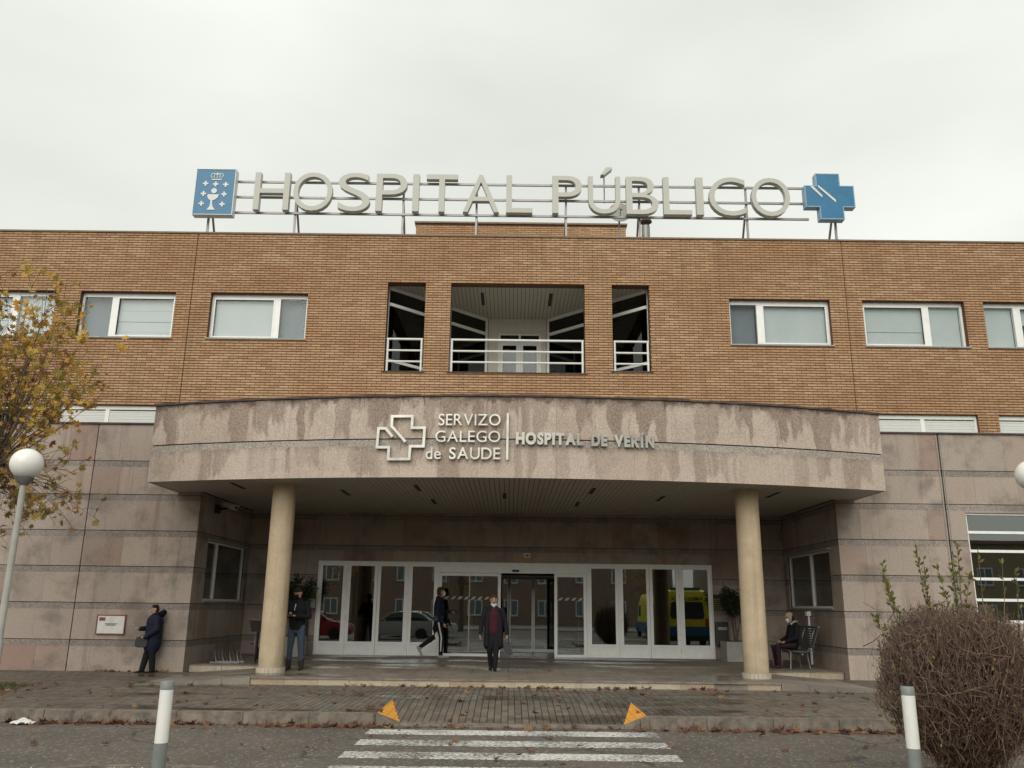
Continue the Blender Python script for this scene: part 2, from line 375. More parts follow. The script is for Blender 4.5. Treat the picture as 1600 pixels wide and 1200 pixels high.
#@@STRUCT
# ------------------------------------------------------------------ ground, road, pavement
g = MB(); g.add([(-600, -600, -.03), (600, -600, -.03), (600, 600, -.03), (-600, 600, -.03)], [(0, 1, 2, 3)])
tag(g.build('ground', M['ground']), kind='structure')
g = MB(); g.add([(-70, -16, 0), (70, -16, 0), (70, 13.9, 0), (-70, 13.9, 0)], [(0, 1, 2, 3)])
road = tag(g.build('road', M['asphalt']), kind='structure')
for i in range(9):                                               # zebra crossing, bars parallel to the kerb
    y = 12.83 - i * .98
    piece('crossing_stripe', road, (-2.01 + .02 * (i % 2), 2.15 - .03 * (i % 3), y, y + .46, .001, .005), M['zebra'])

XD = .06
def zs(x, y):
    b = zp(y); d = abs(x - XD)
    t = max(0, min(1, (15.62 - y) / 1.65))
    low = b - t * .14
    wx = 1.71 + .36 * (1 - t)
    if d <= wx: return low
    if d >= 2.08: return b
    k = (d - wx) / max(1e-4, 2.08 - wx); return low + (b - low) * k
pv = MB(); nx, ny = 150, 16
for j in range(ny + 1):
    y = 13.84 + (21.3 - 13.84) * j / ny
    for i in range(nx + 1):
        x = -30 + 60 * i / nx
        pv.v.append((x, y, zs(x, y) - (.06 if abs(x) < 3.2 and y < 16.4 else .013)))
for j in range(ny):
    for i in range(nx): a = j * (nx + 1) + i; pv.f.append((a, a + 1, a + nx + 2, a + nx + 1)); pv.mi.append(0)
pavement = tag(pv.build('pavement', M['joint']), kind='structure')
PW, PL = .1099, .2198
cells = []
for i in range(int(-15.5 / PW), int(15.5 / PW)):
    for j in range(0, 33):
        y0 = 13.87 + j * PL + (PL / 2 if i % 2 else 0) - PL / 2; y1 = y0 + PL
        y0 = max(13.865, y0); y1 = min(20.94, y1)
        if y1 - y0 < .05: continue
        x0 = i * PW; x1 = x0 + PW
        if y0 > 18.05 and -5.2 < x0 < 5.5: continue
        if -10.9 < x0 < -9.3 and 15.9 < y0 < 17.3: continue        # planted gap round the tree
        cells.append((x0, x1, y0, y1))
cells.sort(key=lambda c: (c[2] - 0) ** 2 + (c[0]) ** 2)
def paver(mb, c):
    x0, x1, y0, y1 = c; gq = .0055; dz = random.uniform(-.0018, .0018)
    q = [(x0 + gq, y0 + gq), (x1 - gq, y0 + gq), (x1 - gq, y1 - gq), (x0 + gq, y1 - gq)]
    t = [(x, y, zs(x, y) + dz) for x, y in q]; b = [(x, y, z - .07) for x, y, z in t]
    mb.hexa(b, t)
vis = [c for c in cells if abs(c[0]) < .60 * c[2]]
for c in vis[:300]:
    k = MB(); paver(k, c); k.build('paver', M['paver'], pavement, ((c[0] + c[1]) / 2, c[2], .15))
first = set(vis[:300])
k = MB()
for c in cells:
    if c not in first: paver(k, c)
tag(k.build('paver_field', M['paver'], pavement), kind='stuff')
# kerb stones
xk = -15.0
edges = []
while xk < 15.0: edges.append((xk, min(15.0, xk + 1.0))); xk += 1.0
brk = [XD - 2.08, XD - 1.70, XD + 1.70, XD + 2.08]
out_e = []
for a, b in edges:
    pts = [a] + [q for q in brk if a + .01 < q < b - .01] + [b]
    out_e += list(zip(pts[:-1], pts[1:]))
for a, b in out_e:
    def kz(x):
        d = abs(x - XD)
        return .172 if d >= 2.07 else (.036 if d <= 1.71 else .036 + .136 * (d - 1.71) / .36)
    k = MB(); za, zb = kz(a), kz(b); j = random.uniform(-.006, .006)
    k.hexa([(a + .004, 13.66 + j, -.05), (b - .004, 13.66 + j, -.05), (b - .004, 13.862, -.05), (a + .004, 13.862, -.05)],
           [(a + .004, 13.69 + j, za), (b - .004, 13.69 + j, zb), (b - .004, 13.862, zb), (a + .004, 13.862, za)])
    k.build('kerb_stone', M['kerb'], pavement, ((a + b) / 2, 13.75, 0))
for s, nm in ((-1, 'left'), (1, 'right')):
    k = MB(); pts = [(XD + s * 2.06, 13.90), (XD + s * 1.715, 13.90), (XD + s * 2.06, 15.6)]
    if s > 0: pts = [pts[0], pts[2], pts[1]]
    t = [(x, y, zs(x, y) + .007) for x, y in pts]; b = [(x, y, z - .02) for x, y, z in t]
    k.add(b + t, [(2, 1, 0), (3, 4, 5), (0, 1, 4, 3), (1, 2, 5, 4), (2, 0, 3, 5)])
    k.build('painted_flare', M['orange'], pavement)
# planted gap
gp = MB(); gp.box(-10.95, -9.25, 15.85, 17.35, .1, .183); gp.build('soil_patch', M['asphaltdirt'], pavement, (-10.1, 16.6, .1))
gr = MB()
for i in range(1500):
    x, y = random.uniform(-11.1, -9.15), random.uniform(15.75, 17.4); hh = random.uniform(.03, .1); a = random.uniform(0, 6.3)
    dx, dy = math.cos(a) * .008, math.sin(a) * .008; lx, ly = random.gauss(0, .03), random.gauss(0, .03)
    gr.add([(x - dx, y - dy, .18), (x + dx, y + dy, .18), (x + lx, y + ly, .18 + hh)], [(0, 1, 2)])
tag(gr.build('grass', M['grass']), 'patch of short grass round the plane tree on the pavement', 'grass', kind='stuff')
# traffic islands in the foreground
def island(x0, x1, y0, y1, r):
    pts = []
    for cx_, cy_, a0 in ((x1 - r, y1 - r, 0), (x0 + r, y1 - r, 90), (x0 + r, y0 + r, 180), (x1 - r, y0 + r, 270)):
        for i in range(9): a = R(a0 + 90 * i / 8); pts.append((cx_ + r * math.cos(a), cy_ + r * math.sin(a)))
    n = len(pts); cxm, cym = (x0 + x1) / 2, (y0 + y1) / 2
    k = MB(); k.add([(cxm + (x - cxm) * .97, cym + (y - cym) * .97, .10) for x, y in pts], [tuple(range(n))])
    isl = tag(k.build('traffic_island', M['asphaltdirt'], None, (cxm, cym, 0)), kind='structure')
    def off(p, d):
        vx, vy = p[0] - cxm, p[1] - cym; l = math.hypot(vx, vy); return (p[0] - vx / l * d, p[1] - vy / l * d)
    for i in range(n):
        p, q = pts[i], pts[(i + 1) % n]; L_ = math.hypot(p[0] - q[0], p[1] - q[1]); m_ = max(1, round(L_ / 1.0))
        for j in range(m_):
            a = (p[0] + (q[0] - p[0]) * j / m_, p[1] + (q[1] - p[1]) * j / m_); b = (p[0] + (q[0] - p[0]) * (j + 1) / m_, p[1] + (q[1] - p[1]) * (j + 1) / m_)
            ai, bi = off(a, .12), off(b, .12); kk = MB()
            kk.hexa([(*a, -.03), (*b, -.03), (*bi, -.03), (*ai, -.03)], [(*off(a, .015), .12), (*off(b, .015), .12), (*bi, .12), (*ai, .12)])
            kk.build('kerb_stone', M['kerb'], isl, (a[0], a[1], 0))
    return isl
island(-5.1, -2.35, 4.6, 9.62, 1.1); island(3.15, 7.0, 4.6, 10.0, 1.2)
gv = MB()
for i in range(2200):
    x, y = random.uniform(-4.9, -2.5), random.uniform(6.0, 9.5); s_ = random.uniform(.006, .016)
    a = random.uniform(0, 3); c_, d_ = math.cos(a) * s_, math.sin(a) * s_
    gv.add([(x - c_, y - d_, .1), (x + d_, y - c_, .1), (x + c_, y + d_, .1), (x - d_, y + c_, .1), (x, y, .1 + s_)], [(0, 1, 4), (1, 2, 4), (2, 3, 4), (3, 0, 4)])
tag(gv.build('gravel', M['paper']), 'pale gravel on the small island under the left bollard', 'gravel', kind='stuff')

# ------------------------------------------------------------------ the hospital building
B = tag(empty('hospital_building', (0, 21, 0)), 'wide hospital of ochre brick over pinkish stone with a curved entrance canopy', 'building')
ZT = 11.41
def sn(z): return round(z / BR) * BR
WIN = [(-14.7, -12.1, 8.44, 9.7), (-11.45, -8.93, 8.44, 9.7), (-8.0, -5.43, 8.44, 9.7), (5.72, 8.39, 8.44, 9.74), (9.25, 11.95, 8.46, 9.76), (12.45, 15.1, 8.46, 9.76)]
LOW = [(-14.6, -12.12, 6.0, 6.62), (-11.56, -9.08, 6.0, 6.62), (9.35, 11.93, 6.0, 6.64), (12.46, 15.0, 6.0, 6.64)]
LOG = [(-3.33, -2.32, 7.66, 10.05), (-1.65, 1.90, 7.66, 10.09), (2.62, 3.61, 7.68, 10.09)]
OPEN = [(a, b, sn(c), sn(d)) for a, b, c, d in WIN + LOW + LOG]
def wall_grid(mb, x0, x1, z0, z1, opens, fn):
    xs = sorted({x0, x1, *[o[0] for o in opens], *[o[1] for o in opens]}); zz = sorted({z0, z1, *[o[2] for o in opens], *[o[3] for o in opens]})
    xs = [x for x in xs if x0 <= x <= x1]; zz = [z for z in zz if z0 <= z <= z1]
    for a, b in zip(xs[:-1], xs[1:]):
        run = None
        for c, d in zip(zz[:-1], zz[1:]):
            cxm, czm = (a + b) / 2, (c + d) / 2
            if any(o[0] < cxm < o[1] and o[2] < czm < o[3] for o in opens):
                if run: fn(a, b, *run); run = None
            else: run = (run[0], d) if run else (c, d)
        if run: fn(a, b, *run)
k = MB(); wall_grid(k, -17, 17, 5.6, ZT, OPEN, lambda a, b, c, d: k.box(a, b, 21.217, 21.5, c, d))
bw = k.build('brick_wall', M['mortar'], B, (0, 21.3, 5.6))
BX = []
for r in range(int(6.0 / BR), int(ZT / BR) + 1):
    z0 = r * BR + .011; z1 = z0 + .048
    if z1 > ZT: continue
    hf = (r % 2) * .5
    for c in range(int(-17 / BP) - 1, int(17 / BP) + 1):
        a = (c + hf) * BP + .006; b = a + BP - .012
        segs = [(max(a, -16.98), min(b, 16.98))]
        for o in OPEN + [(-8.53, -8.505, 0, 20), (8.82, 8.845, 0, 20)]:
            if o[2] < (z0 + z1) / 2 < o[3]:
                ns = []
                for p, q in segs:
                    if q <= o[0] or p >= o[1]: ns.append((p, q))
                    else:
                        if p < o[0]: ns.append((p, o[0] - .001))
                        if q > o[1]: ns.append((o[1] + .001, q))
                segs = ns
        for p, q in segs:
            if q - p > .012: BX.append((p, q, z0, z1))
BX.sort(key=lambda b: (b[0] ** 2 + 21.2 ** 2 + (b[2] - 1.75) ** 2))
vb = [b for b in BX if b[2] > 6.9]
ind = set(vb[:300])
for p, q, z0, z1 in vb[:300]: piece('brick', bw, (p, q, 21.2 + random.uniform(-.0015, .0015), 21.32, z0, z1), M['brick'])
k = MB()
for b in BX:
    if b not in ind: k.box(b[0], b[1], 21.2 + random.uniform(-.0015, .0015), 21.32, b[2], b[3])
tag(k.build('brickwork', M['brick'], bw), kind='stuff')
for a, b in spans(-17, 17, 2.4): piece('parapet_capping', B, (a + .003, b - .003, 21.17, 21.6, ZT + .004, ZT + .05), M['roofcop'])
# weathered brick plinth and vents where the canopy roof meets the wall
for a, b in ((-3.32, -2.35), (2.65, 3.62)):
    v = box('vent_grille', B, (a, b, 21.15, 21.196, 6.62, 6.77), M['coping'])
    for i in range(5): piece('slat', v, (a + .02, b - .02, 21.135, 21.149, 6.635 + i * .027, 6.65 + i * .027), M['slot'])
# shell
box('roof_slab', B, (-16.95, 16.95, 21.51, 42, 10.9, 11.2), M['concrete'])
for s in (-1, 1): box('side_wall', B, (s * 17 - .15, s * 17 + .15, 21.51, 42, 0, ZT), M['mortar'])
box('rear_wall', B, (-17, 17, 42, 42.3, 0, ZT), M['mortar'])
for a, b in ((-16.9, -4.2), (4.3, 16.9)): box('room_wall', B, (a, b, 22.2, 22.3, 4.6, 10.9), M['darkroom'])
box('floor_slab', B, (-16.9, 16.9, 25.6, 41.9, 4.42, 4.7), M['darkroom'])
# penthouse on the roof
ph = MB(); ph.box(-3.25, 3.72, 26.01, 32, 11.2, 14.07); pw = ph.build('roof_house', M['mortar'], B, (0, 26, 11.2))
k = MB()
for r in range(int(12.6 / BR), int(14.05 / BR)):
    hf = (r % 2) * .5
    for c in range(-15, 17):
        a = max(-3.25, (c + hf) * BP + .006); b = min(3.72, (c + hf) * BP + BP - .006)
        if b - a > .03: k.box(a, b, 25.998, 26.1, r * BR + .01, r * BR + .061)
tag(k.build('brickwork', M['brick'], pw), kind='stuff')
box('capping', pw, (-3.3, 3.77, 25.95, 32, 14.073, 14.13), M['roofcop'])

# windows of the brick floors
def window(x0, x1, z0, z1, split, kinds, yf=21.36):
    f = MB(); w = .06
    f.box(x0, x1, yf, yf + .09, z0, z0 + w); f.box(x0, x1, yf, yf + .09, z1 - w - .05, z1)
    f.box(x0, x0 + w, yf - .002, yf + .088, z0 + w + .001, z1 - w - .051); f.box(x1 - w, x1, yf - .002, yf + .088, z0 + w + .001, z1 - w - .051)
    xm = x0 + (x1 - x0) * split
    f.box(xm - .075, xm + .075, yf - .012, yf + .078, z0 + w + .001, z1 - w - .051)
    o = f.build('window', M['white'], B, ((x0 + x1) / 2, yf, z0))
    wide = 0 if split > .5 else 1
    for i, (a, b) in enumerate(((x0 + w, xm - .075), (xm + .075, x1 - w))):
        if i == wide:                                           # sliding sash stands proud
            s_ = MB(); t = .035; c, d = z0 + w, z1 - w - .05
            s_.box(a, b, yf - .02, yf - .003, c, c + t); s_.box(a, b, yf - .02, yf - .003, d - t, d)
            s_.box(a, a + t, yf - .021, yf - .004, c + t, d - t); s_.box(b - t, b, yf - .021, yf - .004, c + t, d - t)
            s_.build('sash', M['white'], o, ((a + b) / 2, yf, c))
        piece('pane', o, (a + .002, b - .002, yf + .03, yf + .036, z0 + w, z1 - w - .05), M['glass'])
        kd = kinds[i]
        if kd == 'lines':
            for j, (c, d) in enumerate(((.0, .13), (.135, .40), (.405, .68), (.685, 1))):
                hh = z1 - z0 - 2 * w - .05; zz0 = z0 + w
                piece('blind', o, (a, b, yf + .11 + .012 * (j % 2), yf + .118 + .012 * (j % 2), zz0 + c * hh + .004, zz0 + d * hh), M['blind'])
        elif kd == 'blind': piece('blind', o, (a, b, yf + .11, yf + .12, z0 + w, z1 - w - .04), M['blind'])
        elif kd == 'two':
            hh = z1 - z0
            piece('blind', o, (a, b, yf + .11, yf + .12, z0 + .37 * hh, z1 - w - .04), M['blind']); piece('blind', o, (a, b, yf + .125, yf + .135, z0 + w, z0 + .365 * hh), M['blind'])
        elif kd == 'half': 
            piece('blind', o, (a, b, yf + .11, yf + .12, z0 + (z1 - z0) * .55, z1 - w - .04), M['blind']); piece('curtain', o, (a, b, yf + .3, yf + .31, z0, z1 - .05), M['curtain'])
        else: piece('curtain', o, (a, b, yf + .2, yf + .21, z0, z1 - .05), M['curtain'])
    piece('window_sill', o, (x0 - .03, x1 + .03, 21.165, yf - .001, z0 - .035, z0 - .002), M['concrete'])
for (x0, x1, z0, z1), sp, kd in zip(OPEN[:6], (.58, .345, .68, .31, .64, .35), (('lines', 'blind'), ('curtain', 'lines'), ('blind', 'curtain'), ('curtain', 'blind'), ('two', 'blind'), ('blind', 'half'))):
    window(x0, x1, z0, z1, sp, kd)
for (x0, x1, z0, z1), sp in zip(OPEN[6:10], (.5, .48, .46, .5)):
    f = MB(); yf = 21.30; w = .055; xm = x0 + (x1 - x0) * sp
    f.box(x0, x1, yf, yf + .08, z1 - .11, z1)
    for a, b in ((x0, x0 + w), (xm - .05, xm + .05), (x1 - w, x1)): f.box(a, b, yf, yf + .08, z0, z1 - .111)
    o = f.build('shuttered_window', M['white'], B, ((x0 + x1) / 2, yf, z0))
    if x0 < -12: 
        piece('pane', o, (x0 + w, xm - .05, yf + .03, yf + .04, z0, z1 - .11), M['glass']); piece('pane', o, (xm + .05, x1 - w, yf + .03, yf + .04, z0, z1 - .11), M['glass'])
        piece('curtain', o, (x0, x1, yf + .15, yf + .16, z0, z1), M['curtain']); continue
    for a, b in ((x0 + w, xm - .05), (xm + .05, x1 - w)):
        n = int((z1 - .115 - z0) / .045)
        for i in range(n): piece('shutter_slat', o, (a, b, yf + .02 + .004 * (i % 2), yf + .05, z0 + i * .045, z0 + i * .045 + .041), M['shutter'])

# ------------------------------------------------------------------ stone walls
LINES = [6.07, 5.16, 4.33, 3.455, 2.605, 1.755, .91, .10]
def stone_wall(name, axis, c, face, a0, a1, ztop, zbot, opens=(), wj=.62, back=.28, i0=0, i1=0):
    """slab cladding on the plane axis=c that looks along face (-1 or 1); a runs along the wall"""
    def bx(a, b, d0, d1, z0, z1):
        lo, hi = sorted((c - face * d0, c - face * d1))
        return (a, b, lo, hi, z0, z1) if axis == 'y' else (lo, hi, a, b, z0, z1)
    k = MB(); wall_grid(k, a0 + i0, a1 - i1, zbot, ztop, list(opens), lambda a, b, z0, z1: k.box(*bx(a, b, .03, back, z0, z1)))
    w = k.build(name, M['groove'], B, ((a0 + a1) / 2, c, zbot) if axis == 'y' else (c, (a0 + a1) / 2, zbot))
    def put(nm, a, b, d, z0, z1, mat):
        segs = [(a, b, z0, z1)]
        for o in opens:
            ns = []
            for p, q, u, v in segs:
                if q <= o[0] or p >= o[1] or v <= o[2] or u >= o[3]: ns.append((p, q, u, v)); continue
                if p < o[0]: ns.append((p, o[0], u, v))
                if q > o[1]: ns.append((o[1], q, u, v))
                p2, q2 = max(p, o[0]), min(q, o[1])
                if u < o[2]: ns.append((p2, q2, u, o[2]))
                if v > o[3]: ns.append((p2, q2, o[3], v))
            segs = ns
        for p, q, u, v in segs:
            if q - p > .03 and v - u > .03: piece(nm, w, bx(p + .0016, q - .0016, d, .06, u, v), mat)
    for i, (t, b) in enumerate(zip(LINES[:-1], LINES[1:])):
        t = min(t, ztop); b = max(b, zbot)
        if t - b < .05: continue
        sl = t
        if i > 0 and t == LINES[i]:
            for p, q in spans(a0, a1, 2.0): put('rough_band', p, q, .006 + random.uniform(0, .002), t - .155, t - .016, M['rough'])
            sl = t - .157
        for p, q in spans(a0, a1, wj, .32): put('slab', p, q, random.uniform(0, .003), b, sl, M['stone'])
    return w
RW = (11.14, 15.4, 1.52, 4.12)
stone_wall('stone_wall', 'y', 20.9, -1, -17, -10.345, 6.07, .1, wj=.75); stone_wall('stone_wall', 'y', 20.9, -1, -10.325, -7.6, 6.07, .1, wj=.55, i1=.06)
stone_wall('stone_wall', 'y', 20.9, -1, 7.97, 10.66, 6.07, .1, wj=.5, i0=.06); stone_wall('stone_wall', 'y', 20.9, -1, 10.69, 17, 6.07, .1, [RW], wj=.8)
LW = (21.75, 24.9, 1.82, 3.3); RWW = (21.6, 24.9, 1.82, 3.24)
stone_wall('recess_wall', 'x', -7.6, 1, 20.965, 25.2, 4.40, .1, [LW], wj=.75); stone_wall('recess_wall', 'x', 7.97, -1, 20.965, 25.2, 4.40, .1, [RWW], wj=.75)
DO = (-5.53, 5.84, .1, 2.985)
stone_wall('entrance_wall', 'y', 25.2, -1, -7.6, 7.97, 4.40, .1, [DO], wj=.7)
for a, b in ((-17, -7.6), (7.97, 17)):
    for p, q in spans(a, b, 1.6): piece('ledge_coping', B, (p + .002, q - .002, 20.86, 21.216, 6.073, 6.115), M['coping'])
for x in (10.62, 10.73):                                          # thin conduits on the right wall
    k = MB(); k.tube([(x, 20.885, .2), (x, 20.885, 6.05)], .012, 6); k.build('conduit', M['concrete'], B, (x, 20.885, .2))

# side windows in the recess
def side_window(X, face, y0, y1, z0, z1, ym):
    f = MB(); xa, xb = sorted((X - face * .06, X - face * .14)); w = .05
    f.box(xa, xb, y0, y1, z0, z0 + w); f.box(xa, xb, y0, y1, z1 - w, z1)
    for a, b in ((y0, y0 + w), (ym - .05, ym + .05), (y1 - w, y1)): f.box(xa, xb, a, b, z0 + w + .001, z1 - w - .001)
    o = f.build('side_window', M['white'], B, (X, (y0 + y1) / 2, z0)); xm = (xa + xb) / 2
    for a, b in ((y0 + w, ym - .05), (ym + .05, y1 - w)): piece('pane', o, (xm - .003, xm + .003, a, b, z0 + w, z1 - w), M['doorglass'])
    piece('window_sill', o, (*sorted((X + face * .03, xa if face > 0 else xb)), y0 - .03, y1 + .03, z0 - .03, z0 - .001), M['concrete'])
    s_ = -face
    piece('window_head', o, (*sorted((X + face * .05, X - face * .05)), y0 - .05, y1 + .1, z1 + .005, z1 + .04), M['concrete'])
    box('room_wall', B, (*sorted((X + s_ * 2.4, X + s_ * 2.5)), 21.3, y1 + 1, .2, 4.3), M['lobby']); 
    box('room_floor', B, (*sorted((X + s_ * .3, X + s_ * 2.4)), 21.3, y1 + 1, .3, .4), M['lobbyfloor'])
side_window(-7.6, 1, LW[0], LW[1], LW[2], LW[3], 22.65); side_window(7.97, -1, RWW[0], RWW[1], RWW[2], RWW[3], 23.15)
# big window on the right
x0, x1, z0, z1 = RW; f = MB()
for a, b in ((x0, x0 + .06), (13.2, 13.28), (x1 - .06, x1)): f.box(a, b, 20.98, 21.06, z0, z1)
o = f.build('wide_window', M['white'], B, ((x0 + x1) / 2, 21, z0))
for z in (z0, 2.02, 2.51, 3.17, 3.62, z1 - .05): piece('glazing_bar', o, (x0, x1, 20.955, 21.07, z, z + .065), M['white'])
for a, b in ((x0 + .06, 13.2), (13.28, x1 - .06)): piece('pane', o, (a, b, 21.02, 21.028, z0 + .06, z1 - .05), M['doorglass'])
box('room_wall', B, (9.6, 16.8, 25.2, 25.3, .2, 5), M['lobby']); box('room_ceiling', B, (10.5, 16.8, 21.2, 25.19, 4.2, 4.3), M['plaster'])

# ------------------------------------------------------------------ entrance canopy
RC = 27.0
def yf(x): return 17.8 + RC - math.sqrt(RC * RC - (x - CX) ** 2)
CL, CRt = -8.2, 8.46
def arc_piece(mb, a, b, d0, d1, z0, z1):
    n = lambda x: Vector(((x - CX) / RC, -math.sqrt(1 - ((x - CX) / RC) ** 2)))
    pa, pb = Vector((a, yf(a))), Vector((b, yf(b))); na, nb = n(a), n(b)
    q = [pa - na * d0, pb - nb * d0, pb - nb * d1, pa - na * d1]
    mb.hexa([(v.x, v.y, z0) for v in q], [(v.x, v.y, z1) for v in q])
k = MB()
for a, b in spans(CL + .06, CRt - .06, .8): arc_piece(k, a, b, .03, .28, 4.40, 6.11)
k.box(CL + .06, CL + .26, yf(CL) + .2, 20.87, 4.40, 6.11); k.box(CRt - .26, CRt - .06, yf(CRt) + .2, 20.87, 4.40, 6.11)
can = k.build('canopy', M['groove'], B, (CX, 18, 4.4))
for wj, z0, z1, nm, mt, dd in ((.83, 5.225, 6.135, 'slab', 'fascia_hi', 0), (2.1, 5.06, 5.2, 'rough_band', 'fascia_band', .006), (.83, 4.385, 5.058, 'slab', 'fascia_lo', 0)):
    for a, b in spans(CL, CRt, wj, .0):
        k = MB(); jj = random.uniform(0, .002)
        m_ = 3
        for i in range(m_): arc_piece(k, a + .0015 + (b - a - .003) * i / m_, a + .0015 + (b - a - .003) * (i + 1) / m_, dd + jj, .05, z0, z1)
        k.build(nm, M[mt], can, ((a + b) / 2, yf((a + b) / 2), z0))
    for xe, s in ((CL, -1), (CRt, 1)):
        for a, b in spans(yf(xe) + .06, 20.86, .95): piece(nm, can, (*sorted((xe - s * dd, xe - s * .05)), a, b, z0, z1), M[mt])
k = MB()
for a, b in spans(CL - .03, CRt + .03, .42): arc_piece(k, a, b, -.035, .35, 6.14 + random.uniform(-.004, .006), 6.185 + random.uniform(-.008, .01))
k.box(CL - .03, CL + .3, yf(CL) + .36, 20.85, 6.14, 6.18); k.box(CRt - .3, CRt + .03, yf(CRt) + .36, 20.85, 6.14, 6.18)
k.build('canopy_coping', M['coping'], can, (CX, 18, 6.14))
k = MB()
for a, b in spans(CL + .3, CRt - .3, .8):
    k.hexa([(a, yf(a) + .29, 5.9), (b, yf(b) + .29, 5.9), (b, 21.1, 5.9), (a, 21.1, 5.9)], [(a, yf(a) + .29, 6.0), (b, yf(b) + .29, 6.0), (b, 21.1, 6.0), (a, 21.1, 6.0)])
k.build('canopy_roof', M['concrete'], can, (CX, 19, 5.9))
k = MB()
for a, b in spans(CL + .3, CRt - .3, .8):
    k.hexa([(a, yf(a) + .29, 4.45), (b, yf(b) + .29, 4.45), (b, 25.15 if -7.5 < a and b < 7.9 else 20.85, 4.45), (a, 25.15 if -7.5 < a and b < 7.9 else 20.85, 4.45)],
           [(a, yf(a) + .29, 4.55), (b, yf(b) + .29, 4.55), (b, 25.15 if -7.5 < a and b < 7.9 else 20.85, 4.55), (a, 25.15 if -7.5 < a and b < 7.9 else 20.85, 4.55)])
k.build('soffit_deck', M['slot'], can, (CX, 19, 4.45))
sp = spans(CL + .03, CRt - .03, .11)
for a, b in sp:
    ye = 25.16 if (a > -7.56 and b < 7.93) else 20.87
    ys = max(yf(a), yf(b)) + .052
    piece('soffit_slat', can, (a + .006, b - .006, ys, ye, 4.392, 4.41), M['soffit'])
for x, y in ((-6.3, 19.6), (-4.0, 20.6), (-2.15, 19.6), (-2.0, 22.2), (-.15, 20.9), (1.9, 19.75), (1.75, 22.4), (3.7, 21.0), (6.2, 20.1)):
    piece('soffit_slot_shade', can, (x - .045, x + .045, y - .5, y + .5, 4.384, 4.3915), M['slot'])  # dark strips below the slats, coloured like the shade in open grooves
# columns
for x, y in ((-5.15, 19.37), (5.37, 19.37)):
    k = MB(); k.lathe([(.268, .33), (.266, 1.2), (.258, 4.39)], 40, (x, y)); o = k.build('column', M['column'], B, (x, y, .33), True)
    for i in range(22):
        a = 2 * math.pi * i / 22; kk = MB(); q = []
        for rr, da in ((.31, .006), (.31, 2 * math.pi / 22 - .012), (.262, 2 * math.pi / 22 - .012), (.262, .006)): q.append((x + rr * math.cos(a + da), y + rr * math.sin(a + da)))
        kk.hexa([(*p, .33) for p in q], [(*p, .43) for p in q]); kk.build('base_tile', M['tilebase'], o, (q[0][0], q[0][1], .33))

# ------------------------------------------------------------------ entrance platform
def zf(y): return .33 + .07 * max(0, min(1, (y - 19.5) / 5.5))
k = MB()
for a, b in ((18.14, 19.5), (19.5, 21.25)):
    k.hexa([(-5.2, a, .1), (5.5, a, .1), (5.5, b, .1), (-5.2, b, .1)], [(-5.2, a, zf(a) - .012), (5.5, a, zf(a) - .012), (5.5, b, zf(b) - .012), (-5.2, b, zf(b) - .012)])
k.hexa([(-7.59, 21.25, .1), (7.96, 21.25, .1), (7.96, 25.3, .1), (-7.59, 25.3, .1)], [(-7.59, 21.25, zf(21.25) - .012), (7.96, 21.25, zf(21.25) - .012), (7.96, 25.3, zf(25.3) - .012), (-7.59, 25.3, zf(25.3) - .012)])
plat = k.build('entrance_platform', M['joint'], B, (0, 20, .1))
TS = .41; tiles = []
for i in range(-19, 20):
    for j in range(0, 18):
        x0 = i * TS; x1 = x0 + TS; y0 = 18.33 + j * TS; y1 = y0 + TS
        x0 = max(x0, -5.2 if y0 < 21.2 else -7.59); x1 = min(x1, 5.5 if y0 < 21.2 else 7.96); y1 = min(y1, 25.19)
        if x1 - x0 > .05 and y1 - y0 > .05: tiles.append((x0, x1, y0, y1))
tiles.sort(key=lambda t: t[2])
def tile(mb, t):
    x0, x1, y0, y1 = t; gq = .003
    q = [(x0 + gq, y0 + gq), (x1 - gq, y0 + gq), (x1 - gq, y1 - gq), (x0 + gq, y1 - gq)]; dz = random.uniform(-.001, .001)
    mb.hexa([(x, y, zf(y) - .02) for x, y in q], [(x, y, zf(y) + dz) for x, y in q])
for t in tiles[:280]: k = MB(); tile(k, t); k.build('floor_tile', M['platform'], plat, (t[0], t[2], .3))
k = MB()
for t in tiles[280:]: tile(k, t)
tag(k.build('floor_tiling', M['platform'], plat), kind='stuff')
for a, b in spans(-5.2, 5.5, 1.35): piece('step_nosing', plat, (a + .003, b - .003, 18.085, 18.328, .301, .331), M['nosing'])
for a, b in spans(-5.2, 5.5, .68, .04):
    if 4.1 < a < 4.7: continue
    piece('riser_slab', plat, (a + .003, b - .003, 18.105 + random.uniform(0, .004), 18.139, .155, .30), M['riser'])
box('riser_bed', plat, (-5.19, 5.49, 18.125, 18.138, .15, .30), M['nosing'])
for a, b in spans(-7.58, -5.25, .75) + spans(5.55, 7.95, .75): piece('riser_slab', plat, (a + .004, b - .004, 21.215, 21.247, .15, zf(21.25) - .002), M['riser'])
